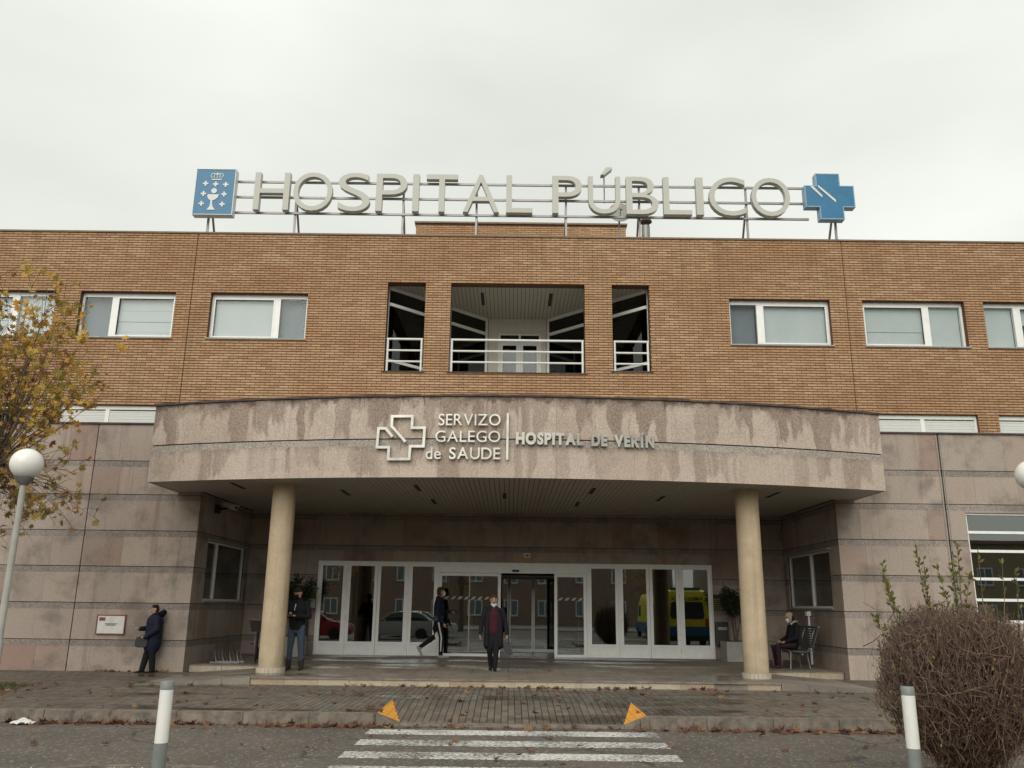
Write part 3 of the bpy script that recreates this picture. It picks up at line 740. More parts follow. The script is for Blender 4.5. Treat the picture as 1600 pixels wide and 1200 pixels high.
for s, xa, xb in ((-1, -5.205, -7.35), (1, 5.505, 7.6)):
    k = MB(); q = [(xa, 18.12), (xb, 17.75), (xb, 20.89), (xa, 21.2)]
    zt = [.33, .2, .2, .34]
    if s < 0: q = [q[0], q[3], q[2], q[1]]; zt = [zt[0], zt[3], zt[2], zt[1]]
    k.hexa([(*p, .1) for p in q], [(*p, z) for p, z in zip(q, zt)]); rp = k.build('access_ramp', M['ramp'], B, (xa, 19.5, .1))
    for i in range(4):
        u0, u1 = i / 4, (i + 1) / 4; kk = MB()
        pa = (xa + (xb - xa) * u0 + s * .004, 18.12 - .37 * u0); pb = (xa + (xb - xa) * u1 - s * .004, 18.12 - .37 * u1); z0_, z1_ = .33 - .13 * u0, .33 - .13 * u1
        qq = [(pa[0], pa[1] - .04), (pb[0], pb[1] - .04), (pb[0], pb[1] - .003), (pa[0], pa[1] - .003)]; tz = [z0_, z1_, z1_, z0_]
        if s < 0: qq = [qq[1], qq[0], qq[3], qq[2]]; tz = [tz[1], tz[0], tz[3], tz[2]]
        kk.hexa([(*p, .12) for p in qq], [(*p, z + .002) for p, z in zip(qq, tz)]); kk.build('ramp_edging', M['ramp'], rp, (pa[0], pa[1], .12))

# ------------------------------------------------------------------ entrance doors
YD = 25.16; ZB = .402
def leaf(x0, x1, zt, kind, hinge=None):
    st = .085; f = MB()
    f.box(x0, x0 + st, YD, YD + .06, ZB, zt); f.box(x1 - st, x1, YD, YD + .06, ZB, zt); f.box(x0 + st, x1 - st, YD + .001, YD + .059, zt - st, zt)
    if kind == 'slide': f.box(x0 + st, x1 - st, YD + .001, YD + .059, ZB, ZB + .07); zg = ZB + .07
    else:
        f.box(x0 + st, x1 - st, YD + .001, YD + .059, ZB, ZB + .1); f.box(x0 + st, x1 - st, YD + .001, YD + .059, ZB + .3, ZB + .36); zg = ZB + .36
    o = f.build('sliding_panel' if kind == 'slide' else ('door_leaf' if kind == 'door' else 'fixed_light'), M['white'], B, ((x0 + x1) / 2, YD, ZB))
    if kind != 'slide': piece('kick_panel', o, (x0 + st, x1 - st, YD + .02, YD + .045, ZB + .1, ZB + .3), M['white'])
    piece('pane', o, (x0 + st, x1 - st, YD + .028, YD + .036, zg, zt - st), M['doorglass'])
    if kind == 'door' and hinge:
        hx = x0 - .012 if hinge < 0 else x1 + .012
        for z in (.55, 1.35, 2.05, 2.72): piece('hinge', o, (hx - .011, hx + .011, YD - .022, YD - .001, z, z + .12), M['black'])
        piece('push_bar', o, (x0 + .1, x1 - .1, YD + .075, YD + .095, 1.36, 1.385), M['galv'])
    return o
fr = MB(); zt = 2.95
fr.box(-5.53, 5.84, YD - .03, YD + .08, zt, zt + .045)
for x in (-5.53, 5.80): fr.box(x, x + .04, YD - .03, YD + .08, ZB, zt)
for x in (-4.72, -3.0 + .06, -2.09, 2.22, 3.13, 4.88): fr.box(x, x + .05, YD - .025, YD + .078, ZB, zt)
dfr = fr.build('door_frame', M['white'], B, (0, YD, ZB))
leaf(-5.488, -4.722, zt - .002, 'fixed'); leaf(-4.668, -3.81, zt - .002, 'door', -1); leaf(-3.80, -2.945, zt - .002, 'door', 1); leaf(-2.888, -2.092, zt - .002, 'fixed')
leaf(2.272, 3.128, zt - .002, 'fixed'); leaf(3.182, 4.025, zt - .002, 'door', -1); leaf(4.035, 4.878, zt - .002, 'door', 1); leaf(4.932, 5.798, zt - .002, 'fixed')
hd = box('door_operator', B, (-2.035, 2.215, YD - .06, YD + .12, 2.70, zt - .002), M['white'])
piece('motion_sensor', hd, (-.05 + .12, .27, YD - .09, YD - .061, 2.74, 2.80), M['black'])
lp = leaf(-2.035, -.25, 2.698, 'slide'); rp_ = leaf(1.29, 2.215, 2.698, 'slide')
piece('glazing_mullion', lp, (-1.165, -1.135, YD + .02, YD + .05, ZB + .07, 2.615), M['galv'])
def tape_mat():
    t = NT('hazard tape'); p = t.pos(); s_ = t.n('ShaderNodeSeparateXYZ', {0: p}); v = t.math('FRACT', t.math('MULTIPLY', t.math('SUBTRACT', s_, s_.node.outputs[2]), 5.2))
    return t.bsdf(t.mix(t.math('GREATER_THAN', v, .5), (.42, .37, .25), (.02, .018, .015)), .6)
M['tape'] = tape_mat()
piece('warning_tape', lp, (-1.95, -.335, YD + .018, YD + .0265, 1.955, 2.035), M['tape']); piece('warning_tape', rp_, (1.375, 2.13, YD + .018, YD + .0265, 1.955, 2.035), M['tape'])
# vestibule and lobby behind the doors
for x0, x1 in ((-1.95, -1.2), (-1.19, -.02), (0, .745), (.755, 1.5), (1.51, 2.2)):
    f = MB(); yv = 27.6
    for a, b in ((x0, x0 + .045), (x1 - .045, x1)): f.box(a, b, yv, yv + .05, .41, 2.73)
    f.box(x0 + .045, x1 - .045, yv, yv + .05, .41, .5); f.box(x0 + .045, x1 - .045, yv, yv + .05, 2.66, 2.73)
    o = f.build('inner_door', M['white'], B, ((x0 + x1) / 2, yv, .41)); piece('pane', o, (x0 + .045, x1 - .045, yv + .02, yv + .026, .5, 2.66), M['doorglass'])
for x in (-2.06, 2.21): box('vestibule_wall', B, (x, x + .08, 25.3, 27.6, .405, 3.0), M['galv'])
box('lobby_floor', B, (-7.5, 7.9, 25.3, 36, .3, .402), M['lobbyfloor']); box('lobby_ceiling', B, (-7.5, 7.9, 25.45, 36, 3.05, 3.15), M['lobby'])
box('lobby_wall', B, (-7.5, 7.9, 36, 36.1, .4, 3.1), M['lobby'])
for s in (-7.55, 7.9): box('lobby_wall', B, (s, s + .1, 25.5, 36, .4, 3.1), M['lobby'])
for x, y in ((-3.3, 29.5), (3.6, 29.5), (-3.3, 33), (3.6, 33)):
    k = MB(); k.lathe([(.25, .4), (.25, 3.05)], 24, (x, y)); k.build('lobby_column', M['column'], B, (x, y, .4), True)

# ------------------------------------------------------------------ loggia on the upper floor
ZC = 10.12
for a, b in spans(-3.5, 3.75, .11): piece('ceiling_slat', B, (a + .006, b - .006, 21.51, 24.25, ZC, ZC + .02), M['soffit'])
box('loggia_deck', B, (-3.5, 3.8, 21.505, 24.3, ZC + .04, ZC + .1), M['slot']); box('loggia_floor', B, (-3.5, 3.8, 21.34, 24.3, 7.5, 7.645), M['plaster'])
for x in (-.85, 1.05): piece('ceiling_slot_shade', B, (x - .045, x + .045, 22.0, 23.0, ZC - .008, ZC - .001), M['slot'])  # dark strips under the ceiling; groove shade put into their colour
lg = MB(); wall_grid(lg, -.72, 1.0, 7.65, ZC - .001, [(-.42, .85, 7.65, 9.66)], lambda a, b, c, d: lg.box(a, b, 24.2, 24.35, c, d))
lw = lg.build('loggia_wall', M['plaster'], B, (.13, 24.2, 7.65))
f = MB()
for a, b in ((-.42, -.36), (.185, .245), (.79, .85)): f.box(a, b, 24.22, 24.3, 7.65, 9.66)
for c, d in ((9.62, 9.66), (9.38, 9.46)): 
    for a, b in ((-.36, .185), (.245, .79)): f.box(a, b, 24.221, 24.299, c, d)
dr = f.build('loggia_door', M['white'], B, (.2, 24.2, 7.65))
for a, b in ((-.36, .185), (.245, .79)):
    f = MB(); f.box(a + .004, a + .07, 24.21, 24.26, 7.66, 9.375); f.box(b - .07, b - .004, 24.21, 24.26, 7.66, 9.375); f.box(a + .07, b - .07, 24.211, 24.259, 9.3, 9.375)
    f.build('door_stile', M['white'], dr, ((a + b) / 2, 24.2, 7.66))
    piece('pane', dr, (a + .07, b - .07, 24.235, 24.241, 7.66, 9.3), M['glass']); piece('pane', dr, (a, b, 24.25, 24.256, 9.46, 9.62), M['loggiaglass'])
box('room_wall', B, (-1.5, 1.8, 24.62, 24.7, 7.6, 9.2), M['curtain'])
for s in (-1, 1):
    p0 = Vector((-3.40, 21.56)) if s < 0 else Vector((3.68, 21.56)); p1 = Vector((-.74, 24.2)) if s < 0 else Vector((1.02, 24.2))
    d = p1 - p0; at = lambda u, z: (p0.x + d.x * u, p0.y + d.y * u, z)
    f = MB()
    for u in (0.013, .5, .60, .987): f.bar(at(u, 7.65), at(u, ZC - .002), .075)
    for z, w in ((ZC - .05, .09), (9.62, .085), (8.05, .075), (7.70, .08)):
        for u0, u1 in ((.03, .485), (.515, .585), (.615, .97)): f.bar(at(u0, z), at(u1, z), .07, w)
    o = f.build('loggia_glazing', M['white'], B, (p0.x, p0.y, 7.65))
    for u0, u1 in ((.03, .485), (.515, .585), (.615, .97)):
        for z0, z1 in ((7.74, 8.01), (8.09, 9.575), (9.665, 10.02)):
            kk = MB(); nrm = Vector((d.y, -d.x)).normalized() * .004; a, b = at(u0, 0), at(u1, 0)
            q = [(a[0] - nrm.x, a[1] - nrm.y), (b[0] - nrm.x, b[1] - nrm.y), (b[0] + nrm.x, b[1] + nrm.y), (a[0] + nrm.x, a[1] + nrm.y)]
            kk.hexa([(*p, z0) for p in q], [(*p, z1) for p in q]); kk.build('pane', M['loggiaglass'], o, (a[0], a[1], z0))
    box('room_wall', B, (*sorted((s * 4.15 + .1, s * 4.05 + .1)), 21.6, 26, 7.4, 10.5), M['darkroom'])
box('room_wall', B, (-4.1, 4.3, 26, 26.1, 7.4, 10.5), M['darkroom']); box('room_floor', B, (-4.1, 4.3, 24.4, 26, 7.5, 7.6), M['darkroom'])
for x0, x1, z0, z1 in LOG:
    f = MB(); yy = 21.30; zb = sn(z0); xa, xb = x0 + .06, x1 - .06
    for x in (xa, xb): f.tube([(x, yy, zb), (x, yy, 8.53)], .03, 8)
    for z in (7.92, 8.22, 8.53): f.tube([(xa - .03, yy, z), (xb + .03, yy, z)], .026 if z < 8.5 else .03, 8)
    f.build('balcony_railing', M['rail'], B, ((x0 + x1) / 2, yy, zb), True)
    piece('balcony_sill', B, (x0 - .05, x1 + .05, 21.17, 21.33, zb - .03, zb - .002), M['coping'])
#@@OBJ
# ------------------------------------------------------------------ lettering
def glyph(ch, bold=0.0):
    cu = bpy.data.curves.new('glyph', 'FONT'); cu.body = ch; cu.offset = bold; cu.resolution_u = 6; cu.fill_mode = 'BOTH'; cu.extrude = .5
    o = bpy.data.objects.new('glyph', cu); C.objects.link(o)
    dg = bpy.context.evaluated_depsgraph_get(); me = bpy.data.meshes.new_from_object(o.evaluated_get(dg))
    vs = [tuple(v.co) for v in me.vertices]; fs = [tuple(p.vertices) for p in me.polygons]
    bpy.data.objects.remove(o); bpy.data.curves.remove(cu); bpy.data.meshes.remove(me); return vs, fs
GL = {}
def glyph_box(mb, ch, x0, x1, z0, z1, y0, y1, bold=0.0, fy=None):
    if (ch, bold) not in GL: GL[(ch, bold)] = glyph(ch, bold)
    vs, fs = GL[(ch, bold)]
    ax, bx_ = min(v[0] for v in vs), max(v[0] for v in vs); az, bz = min(v[1] for v in vs), max(v[1] for v in vs)
    o = []
    for x, z, d in vs:
        X = x0 + (x - ax) / (bx_ - ax) * (x1 - x0); Y = y0 + (.5 - d) * (y1 - y0)
        if fy: Y += fy(X)
        o.append((X, Y, z0 + (z - az) / (bz - az) * (z1 - z0)))
    mb.add(o, fs)
ADV = {}
def adv(ch, bold=0.0):
    if (ch, bold) not in GL: GL[(ch, bold)] = glyph(ch, bold)
    vs = GL[(ch, bold)][0]; return max(v[0] for v in vs) - min(v[0] for v in vs), max(v[1] for v in vs), min(v[1] for v in vs)

# rooftop sign
RS = tag(empty('rooftop_sign', (0, 21.6, 11.46)), 'rooftop sign with raised grey letters HOSPITAL PÚBLICO on a steel frame', 'sign')
YS = 21.5
for ch, a, b in (('H', -7.209, -6.233), ('O', -6.126, -5.042), ('S', -4.881, -3.993), ('P', -3.831, -2.978), ('I', -2.818, -2.64), ('T', -2.445, -1.574), ('A', -1.414, -.419), ('L', -.223, .506),
                 ('P', 1.057, 1.875), ('U', 2.052, 2.942), ('B', 3.102, 3.991), ('L', 4.133, 4.916), ('I', 5.041, 5.24), ('C', 5.398, 6.412), ('O', 6.573, 7.641)):
    k = MB(); rnd = .015 if ch in 'OSC' else 0
    if ch == 'I': k.box(a, b, YS - .07, YS + .1, 12.265, 13.395)
    elif ch == 'H':
        k.box(a, a + .16, YS - .07, YS + .1, 12.265, 13.395); k.box(b - .16, b, YS - .07, YS + .1, 12.265, 13.395); k.box(a + .16, b - .16, YS - .069, YS + .1, 12.77, 12.905)
    elif ch == 'L': k.box(a, a + .16, YS - .07, YS + .1, 12.265, 13.395); k.box(a + .16, b, YS - .069, YS + .1, 12.266, 12.40)
    elif ch == 'T': k.box((a + b) / 2 - .08, (a + b) / 2 + .08, YS - .07, YS + .1, 12.265, 13.245); k.box(a, b, YS - .071, YS + .1, 13.246, 13.395)
    else: glyph_box(k, ch, a, b, 12.265 - rnd, 13.395 + rnd, YS - .07, YS + .1, -.006)
    k.build('letter', M['letter'], RS, ((a + b) / 2, YS, 12.265))
k = MB(); k.prism([(2.40, 13.43), (2.50, 13.43), (2.72, 13.62), (2.72, 13.66), (2.56, 13.66)], YS - .1, YS + .1); k.build('accent', M['letter'], RS, (2.5, YS, 13.4))
k = MB(); k.tube([(2.52, 21.68, 12.7), (2.52, 21.68, 13.5)], .02, 6); k.build('accent_post', M['galv'], RS, (2.52, 21.68, 12.7))
for z in (12.28, 12.755, 13.225):
    k = MB(); k.box(-7.86, 8.2, 21.66, 21.71, z - .03, z + .03); k.build('rail', M['galv'], RS, (0, 21.68, z))
for x in (-8.5, -6.1, -3.1, -1.05, 1.45, 3.5, 6.5, 8.95):
    k = MB(); k.bar((x, 21.74, 11.46), (x, 21.74, 13.2 if abs(x) < 8 else 12.6), .055); k.bar((x, 22.7, 11.2), (x, 21.76, 12.75), .05); k.build('support', M['galv'], RS, (x, 21.74, 11.46))
# emblem panel
EP = tag(empty('emblem_panel', (-8.3, 21.5, 12.07)), 'blue rectangular emblem panel with chalice, small crosses and crown', 'sign')
k = MB(); k.box(-8.82, -7.76, 21.4, 21.62, 12.09, 13.44); k.build('panel', M['blue'], EP, (-8.3, 21.4, 12.09))
k = MB()
for b in ((-8.84, -7.74, 12.07, 12.088), (-8.84, -7.74, 13.442, 13.46)): k.box(b[0], b[1], 21.385, 21.62, b[2], b[3])
for a in (-8.842, -7.758): k.box(a, a + .02, 21.386, 21.62, 12.088, 13.442)
k.build('edge_trim', M['signwhite'], EP, (-8.3, 21.39, 12.07))
def ex(px_, py_): return -8.82 + (px_ - 100) / 250 * 1.06, 13.44 - (py_ - 100) / 272 * 1.35       # from emblem drawing units
for px_, py_ in ((163, 187), (229, 190), (295, 192), (156, 249), (290, 251), (149, 309), (284, 312)):
    x, z = ex(px_ + (229 - 225) * 0, py_); k = MB(); a, t = .075, .024
    k.prism([(x - t, z - a), (x + t, z - a), (x + t, z - t), (x + a, z - t), (x + a, z + t), (x + t, z + t), (x + t, z + a), (x - t, z + a), (x - t, z + t), (x - a, z + t), (x - a, z - t), (x - t, z - t)], 21.385, 21.399)
    k.build('small_cross', M['signwhite'], EP, (x, 21.385, z))
k = MB(); cx_, cz_ = ex(223, 231); k.prism([(cx_ + .078 * math.cos(2 * math.pi * i / 24), cz_ + .078 * math.sin(2 * math.pi * i / 24)) for i in range(24)], 21.385, 21.399); k.build('host', M['signwhite'], EP, (cx_, 21.385, cz_))
k = MB(); cup = [ex(*p) for p in ((183, 253), (184, 268), (192, 281), (206, 289), (207, 310), (203, 328), (186, 347), (242, 347), (225, 328), (219, 310), (219, 290), (236, 284), (252, 271), (258, 253))]
k.prism(cup, 21.385, 21.399); k.build('chalice', M['signwhite'], EP, (cup[0][0], 21.385, cup[0][1]))
k = MB(); k.ribbon([ex(*p) for p in ((200, 162), (265, 162))], .03, 21.385, 21.399); k.ribbon([ex(*p) for p in ((202, 154), (192, 138), (200, 126), (215, 125), (234, 132))], .018, 21.386, 21.399)
k.ribbon([ex(*p) for p in ((262, 154), (274, 138), (266, 126), (250, 125), (235, 132))], .018, 21.386, 21.399); k.ribbon([ex(*p) for p in ((217, 154), (212, 140), (220, 128), (234, 124), (248, 128), (254, 140), (250, 154))], .018, 21.3855, 21.399)
k.ribbon([ex(*p) for p in ((234, 154), (234, 118))], .016, 21.3865, 21.399); k.build('crown', M['signwhite'], EP, (*ex(232, 140)[:1], 21.385, ex(232, 140)[1]))
k = MB(); 
# blue cross panel
BC = tag(empty('cross_panel', (8.75, 21.5, 12.1)), 'solid blue cross panel with two pale slashes at the end of the roof sign', 'sign')
def bx2(px_, py_): return 8.06 + (px_ - 1194) / 321 * 1.34, 13.53 - (py_ - 128) / 277 * 1.36
cross = [bx2(*p) for p in ((1272, 128), (1272, 203), (1194, 203), (1194, 330), (1284, 330), (1284, 405), (1437, 405), (1437, 330), (1515, 330), (1515, 203), (1425, 203), (1425, 128))]
k = MB(); k.prism(cross, 21.4, 21.62); k.build('panel', M['blue'], BC, (8.75, 21.4, 12.1))
k = MB(); k.ribbon(cross, .028, 21.392, 21.63, closed=True); k.build('edge_trim', plain('pale blue edge', (.22, .36, .47), .4), BC, (8.75, 21.39, 12.1))
k = MB(); k.prism([bx2(*p) for p in ((1281, 197), (1281, 211), (1391, 306), (1391, 287))], 21.384, 21.399); k.build('slash', M['signwhite'], BC, (8.6, 21.384, 12.9))
k = MB(); k.prism([bx2(*p) for p in ((1228, 207), (1303, 276), (1305, 262), (1250, 207))], 21.384, 21.399); k.build('slash', M['signwhite'], BC, (8.4, 21.384, 13))

# lettering on the canopy (follows its curve)
FS = tag(empty('canopy_sign', (0, 17.75, 4.75)), 'steel cross outline and letters SERVIZO GALEGO de SAUDE on the canopy', 'sign')
ff = lambda x: yf(x)
def cx2(px_, py_): return -2.886 + (px_ - 93) / 232 * 1.05, 5.715 - (py_ - 115) / 230 * .98
k = MB(); k.ribbon([cx2(*p) for p in ((233, 252), (164, 172), (164, 121), (261, 121), (261, 181), (321, 181), (319, 275), (256, 275), (254, 339), (155, 339), (155, 279), (98, 279), (101, 183), (135, 183), (170, 226))], .056, -.1, -.04)
k.v = [(x, y + ff(x), z) for x, y, z in k.v]; k.build('cross_outline', M['steel'], FS, (-2.35, 17.85, 4.74))
def line(parent, text, x0, x1, z0, z1, bold, gap, mat, space=.5, d0=-.09, d1=-.04):
    ws = [adv(c, bold)[0] if c != ' ' else space for c in text]; tot = sum(ws) + gap * (len(text) - 1); s = (x1 - x0) / tot; x = x0
    base = adv('H', bold)[1]; kz = (z1 - z0) / base
    for c, w in zip(text, ws):
        if c != ' ':
            k = MB(); _, hi, lo = adv(c, bold); glyph_box(k, c, x, x + w * s, z0 + lo * kz, z0 + hi * kz, d0, d1, bold, ff)
            k.build('letter', mat, parent, (x + w * s / 2, 17.7, z0))
        x += (w + gap) * s
line(FS, 'SERVIZO', -1.56, -.235, 5.49, 5.735, .0, .11, M['steel']); line(FS, 'GALEGO', -1.615, -.235, 5.13, 5.37, .0, .11, M['steel']); line(FS, 'de SAUDE', -1.81, -.235, 4.765, 5.01, .008, .1, M['steel'], .32)
k = MB(); k.box(-.105, -.06, ff(0) - .09, ff(0) - .04, 4.755, 5.76); k.build('divider_bar', M['steel'], FS, (-.08, 17.75, 4.75))
HS = tag(empty('hospital_name_sign', (1.6, 17.75, 5.08)), 'bold condensed steel letters HOSPITAL DE VERÍN on the canopy', 'sign')
STD = plain('darkened steel letter', (.36, .345, .31), .4, .6, var=.45, sc=1.1)  # darker, uneven copy of the steel; dark reflections put into its colour
line(HS, 'HOSPITAL', .095, 1.53, 5.105, 5.35, .055, .07, STD); line(HS, 'DE', 1.70, 2.04, 5.095, 5.34, .055, .07, STD); line(HS, 'VERÍN', 2.19, 3.055, 5.09, 5.335, .055, .07, STD)

# dish, flue
DS = tag(empty('satellite_dish', (3.1, 22.9, 12.3)), 'round grey satellite dish behind the roof letters', 'satellite dish')
k = MB(); prof = [(.001, 0)] + [(.33 * i / 6, .07 * (i / 6) ** 2) for i in range(1, 7)] + [(.33, .085), (.001, .012)]
k.lathe(prof, 28); k.v = [(x + 3.1, 22.9 - z * .95 + y * .2, 12.98 + y * .98 + z * .2) for x, y, z in k.v]; k.build('dish', M['concrete'], DS, (3.1, 22.9, 12.98), True)
k = MB(); k.tube([(3.1, 23.0, 11.2), (3.1, 23.0, 12.98)], .03, 8); k.tube([(3.1, 22.9, 12.75), (3.1, 22.55, 12.98)], .012, 6); k.box(3.06, 3.14, 22.5, 22.58, 12.94, 13.02); k.build('mast', M['galv'], DS, (3.1, 23, 11.2))
CH = tag(empty('flue_pipe', (4.13, 24.5, 11.2)), 'round metal flue pipe with a rain cap on the roof', 'flue')
k = MB(); k.lathe([(.13, 11.2), (.13, 13.35)], 20, (4.13, 24.5)); k.build('pipe', M['galv'], CH, (4.13, 24.5, 11.2), True)
k = MB(); k.lathe([(.2, 13.48), (.19, 13.53), (.02, 13.65)], 20, (4.13, 24.5)); k.tube([(4.03, 24.5, 13.3), (4.03, 24.5, 13.5)], .01, 5); k.tube([(4.23, 24.5, 13.3), (4.23, 24.5, 13.5)], .01, 5); k.build('rain_cap', M['coping'], CH, (4.13, 24.5, 13.48), True)

# ------------------------------------------------------------------ small things on the walls
PQ = tag(empty('wall_plaque', (-9.4, 20.88, 1.03)), 'white information plaque in a dark red frame on the stone wall', 'sign')
k = MB(); k.box(-9.715, -9.085, 20.862, 20.885, 1.045, 1.445); k.build('board', M['paper'], PQ, (-9.4, 20.87, 1.04))
k = MB()
for b in ((-9.74, -9.06, 1.02, 1.044), (-9.74, -9.06, 1.446, 1.47)): k.box(b[0], b[1], 20.855, 20.89, b[2], b[3])
for a in (-9.74, -9.084): k.box(a, a + .024, 20.856, 20.89, 1.044, 1.446)
k.build('frame', M['redframe'], PQ, (-9.4, 20.86, 1.02)); 
k = MB(); k.box(-9.68, -9.54, 20.858, 20.8615, 1.33, 1.41); k.build('logo_block', M['redframe'], PQ, (-9.6, 20.86, 1.33))
k = MB()
for z, a, b in ((1.255, -9.53, -9.27), (1.225, -9.5, -9.3)):
    x = a
    while x < b: w = random.uniform(.015, .03); k.box(x, x + w, 20.858, 20.8615, z, z + .018); x += w + .007
k.build('print', M['black'], PQ, (-9.4, 20.86, 1.2))
OS = tag(empty('camera_notice', (.48, 25.16, 3.02)), 'small orange and white camera warning notice above the sliding door', 'sign')
k = MB(); k.box(.37, .62, 25.17, 25.19, 3.02, 3.2); k.build('orange_panel', M['orangesign'], OS, (.5, 25.17, 3.02))
k = MB(); k.box(.40, .59, 25.16, 25.168, 3.15, 3.28); k.build('white_panel', M['paper'], OS, (.5, 25.16, 3.15))
k = MB(); k.prism([(.45, 3.2), (.53, 3.185), (.55, 3.21), (.54, 3.235), (.46, 3.23)], 25.155, 25.159); k.build('pictogram', M['black'], OS, (.5, 25.155, 3.2))
for x, z, lb in ((-5.76, 1.72, 'yellow green notice with a white sheet beside the left doors'), (6.02, 1.5, 'yellow green notice behind the oleander beside the right doors')):
    NS = tag(empty('wall_notice', (x, 25.18, z)), lb, 'notice', 'notices beside the doors')
    k = MB(); k.box(x - .2, x + .2, 25.175, 25.19, z + .2, z + .68); k.build('board', M['notice'], NS, (x, 25.18, z + .2))
    k = MB(); k.box(x - .02, x + .2, 25.165, 25.174, z - .05, z + .19) if x < 0 else k.box(x - .2, x + .2, 25.165, 25.174, z + .56, z + .66); k.build('sheet', M['paper'] if x < 0 else M['black'], NS, (x, 25.165, z))
    k = MB()
    for i in range(5): k.box(x - .18, x + random.uniform(0, .16), 25.168, 25.174, z + .26 + i * .06, z + .28 + i * .06)
    k.build('print', M['slot'], NS, (x, 25.168, z + .3))
CC = tag(empty('security_camera', (-7.6, 22.2, 4.2)), 'white bullet security camera under the left end of the canopy', 'camera')
k = MB(); k.box(-7.59, -7.5, 21.95, 22.15, 4.0, 4.22); k.bar((-7.55, 22.05, 4.1), (-7.25, 21.9, 4.12), .05); k.build('bracket', M['black'], CC, (-7.55, 22.05, 4.1))
k = MB(); k.bar((-7.38, 22.05, 4.24), (-6.98, 21.72, 4.11), .12, .11); k.bar((-7.4, 22.07, 4.305), (-6.93, 21.68, 4.155), .14, .02); k.build('housing', M['paper'], CC, (-7.2, 21.9, 4.1))
k = MB(); k.tube([(-6.99, 21.73, 4.115), (-6.96, 21.70, 4.105)], .04, 12); k.build('lens', M['black'], CC, (-6.97, 21.7, 4.1))
DP = tag(empty('downpipe', (7.9, 23.3, .38)), 'thin white drain pipe on the recess wall behind the bench', 'pipe')
k = MB(); k.tube([(7.93, 23.3, .4), (7.93, 23.3, 1.62)], .03, 8); k.build('pipe', M['white'], DP, (7.93, 23.3, .4), True); k = MB(); k.box(7.86, 7.965, 23.22, 23.38, 1.62, 1.74); k.build('hopper', M['white'], DP, (7.93, 23.3, 1.62))

# ------------------------------------------------------------------ lamps and bollards
def globe_lamp(x, y, zc, lb):
    t = tag(empty('street_lamp', (x, y, zp(y))), lb, 'street lamp', 'globe street lamps on the pavement')
    k = MB(); n = 18; k.lathe([(.258 * math.sin(math.pi * (i + .3) / (n + .6)), zc - .258 * math.cos(math.pi * (i + .3) / (n + .6))) for i in range(n + 1)], 36, (x, y))
    k.build('globe', plain('opal globe', (.80, .79, .74), .3, var=.03) if 'opal globe' not in bpy.data.materials else bpy.data.materials['opal globe'], t, (x, y, zc), True)
    k = MB(); k.lathe([(.06, zc - .36), (.13, zc - .29), (.15, zc - .235), (.12, zc - .225)], 24, (x, y)); k.build('fitter', M['galv'], t, (x, y, zc - .36), True)
    k = MB(); k.lathe([(.075, zp(y)), (.075, 1.1), (.058, 1.16), (.055, 1.17), (.05, zc - .33)], 20, (x, y)); k.build('pole', M['concrete'], t, (x, y, zp(y)), True)
    k = MB(); k.lathe([(.14, zp(y) - .01), (.14, zp(y) + .03), (.09, zp(y) + .05)], 20, (x, y)); k.build('base_plate', M['galv'], t, (x, y, zp(y)), True)
globe_lamp(-8.15, 14.2, 3.99, 'white globe street lamp on a grey pole at the left edge'); globe_lamp(8.77, 14.2, 4.0, 'white globe street lamp cut off by the right edge')
for x, zt, lb in ((-3.26, 1.03, 'grey and white bollard standing left of the crossing'), (3.82, 1.06, 'grey and white bollard standing in front of the round shrub')):
    t = tag(empty('bollard', (x, 8.6, .1)), lb, 'bollard', 'bollards on the islands')
    k = MB(); k.lathe([(.063, .09), (.063, .478 + zt - 1.03)], 24, (x, 8.6)); k.build('lower_post', plain('grey green bollard', (.19, .21, .20), .5, var=.12) if 'grey green bollard' not in bpy.data.materials else bpy.data.materials['grey green bollard'], t, (x, 8.6, .1), True)
    k = MB(); k.lathe([(.0615, .48 + zt - 1.03), (.0615, zt - .077)], 24, (x, 8.6)); k.build('white_sleeve', plain('white sleeve', (.74, .74, .71), .4, var=.04) if 'white sleeve' not in bpy.data.materials else bpy.data.materials['white sleeve'], t, (x, 8.6, .48), True)
    k = MB(); k.lathe([(.063, zt - .075), (.063, zt - .006), (.058, zt)], 24, (x, 8.6)); k.build('cap', bpy.data.materials['grey green bollard'], t, (x, 8.6, zt - .075), True)

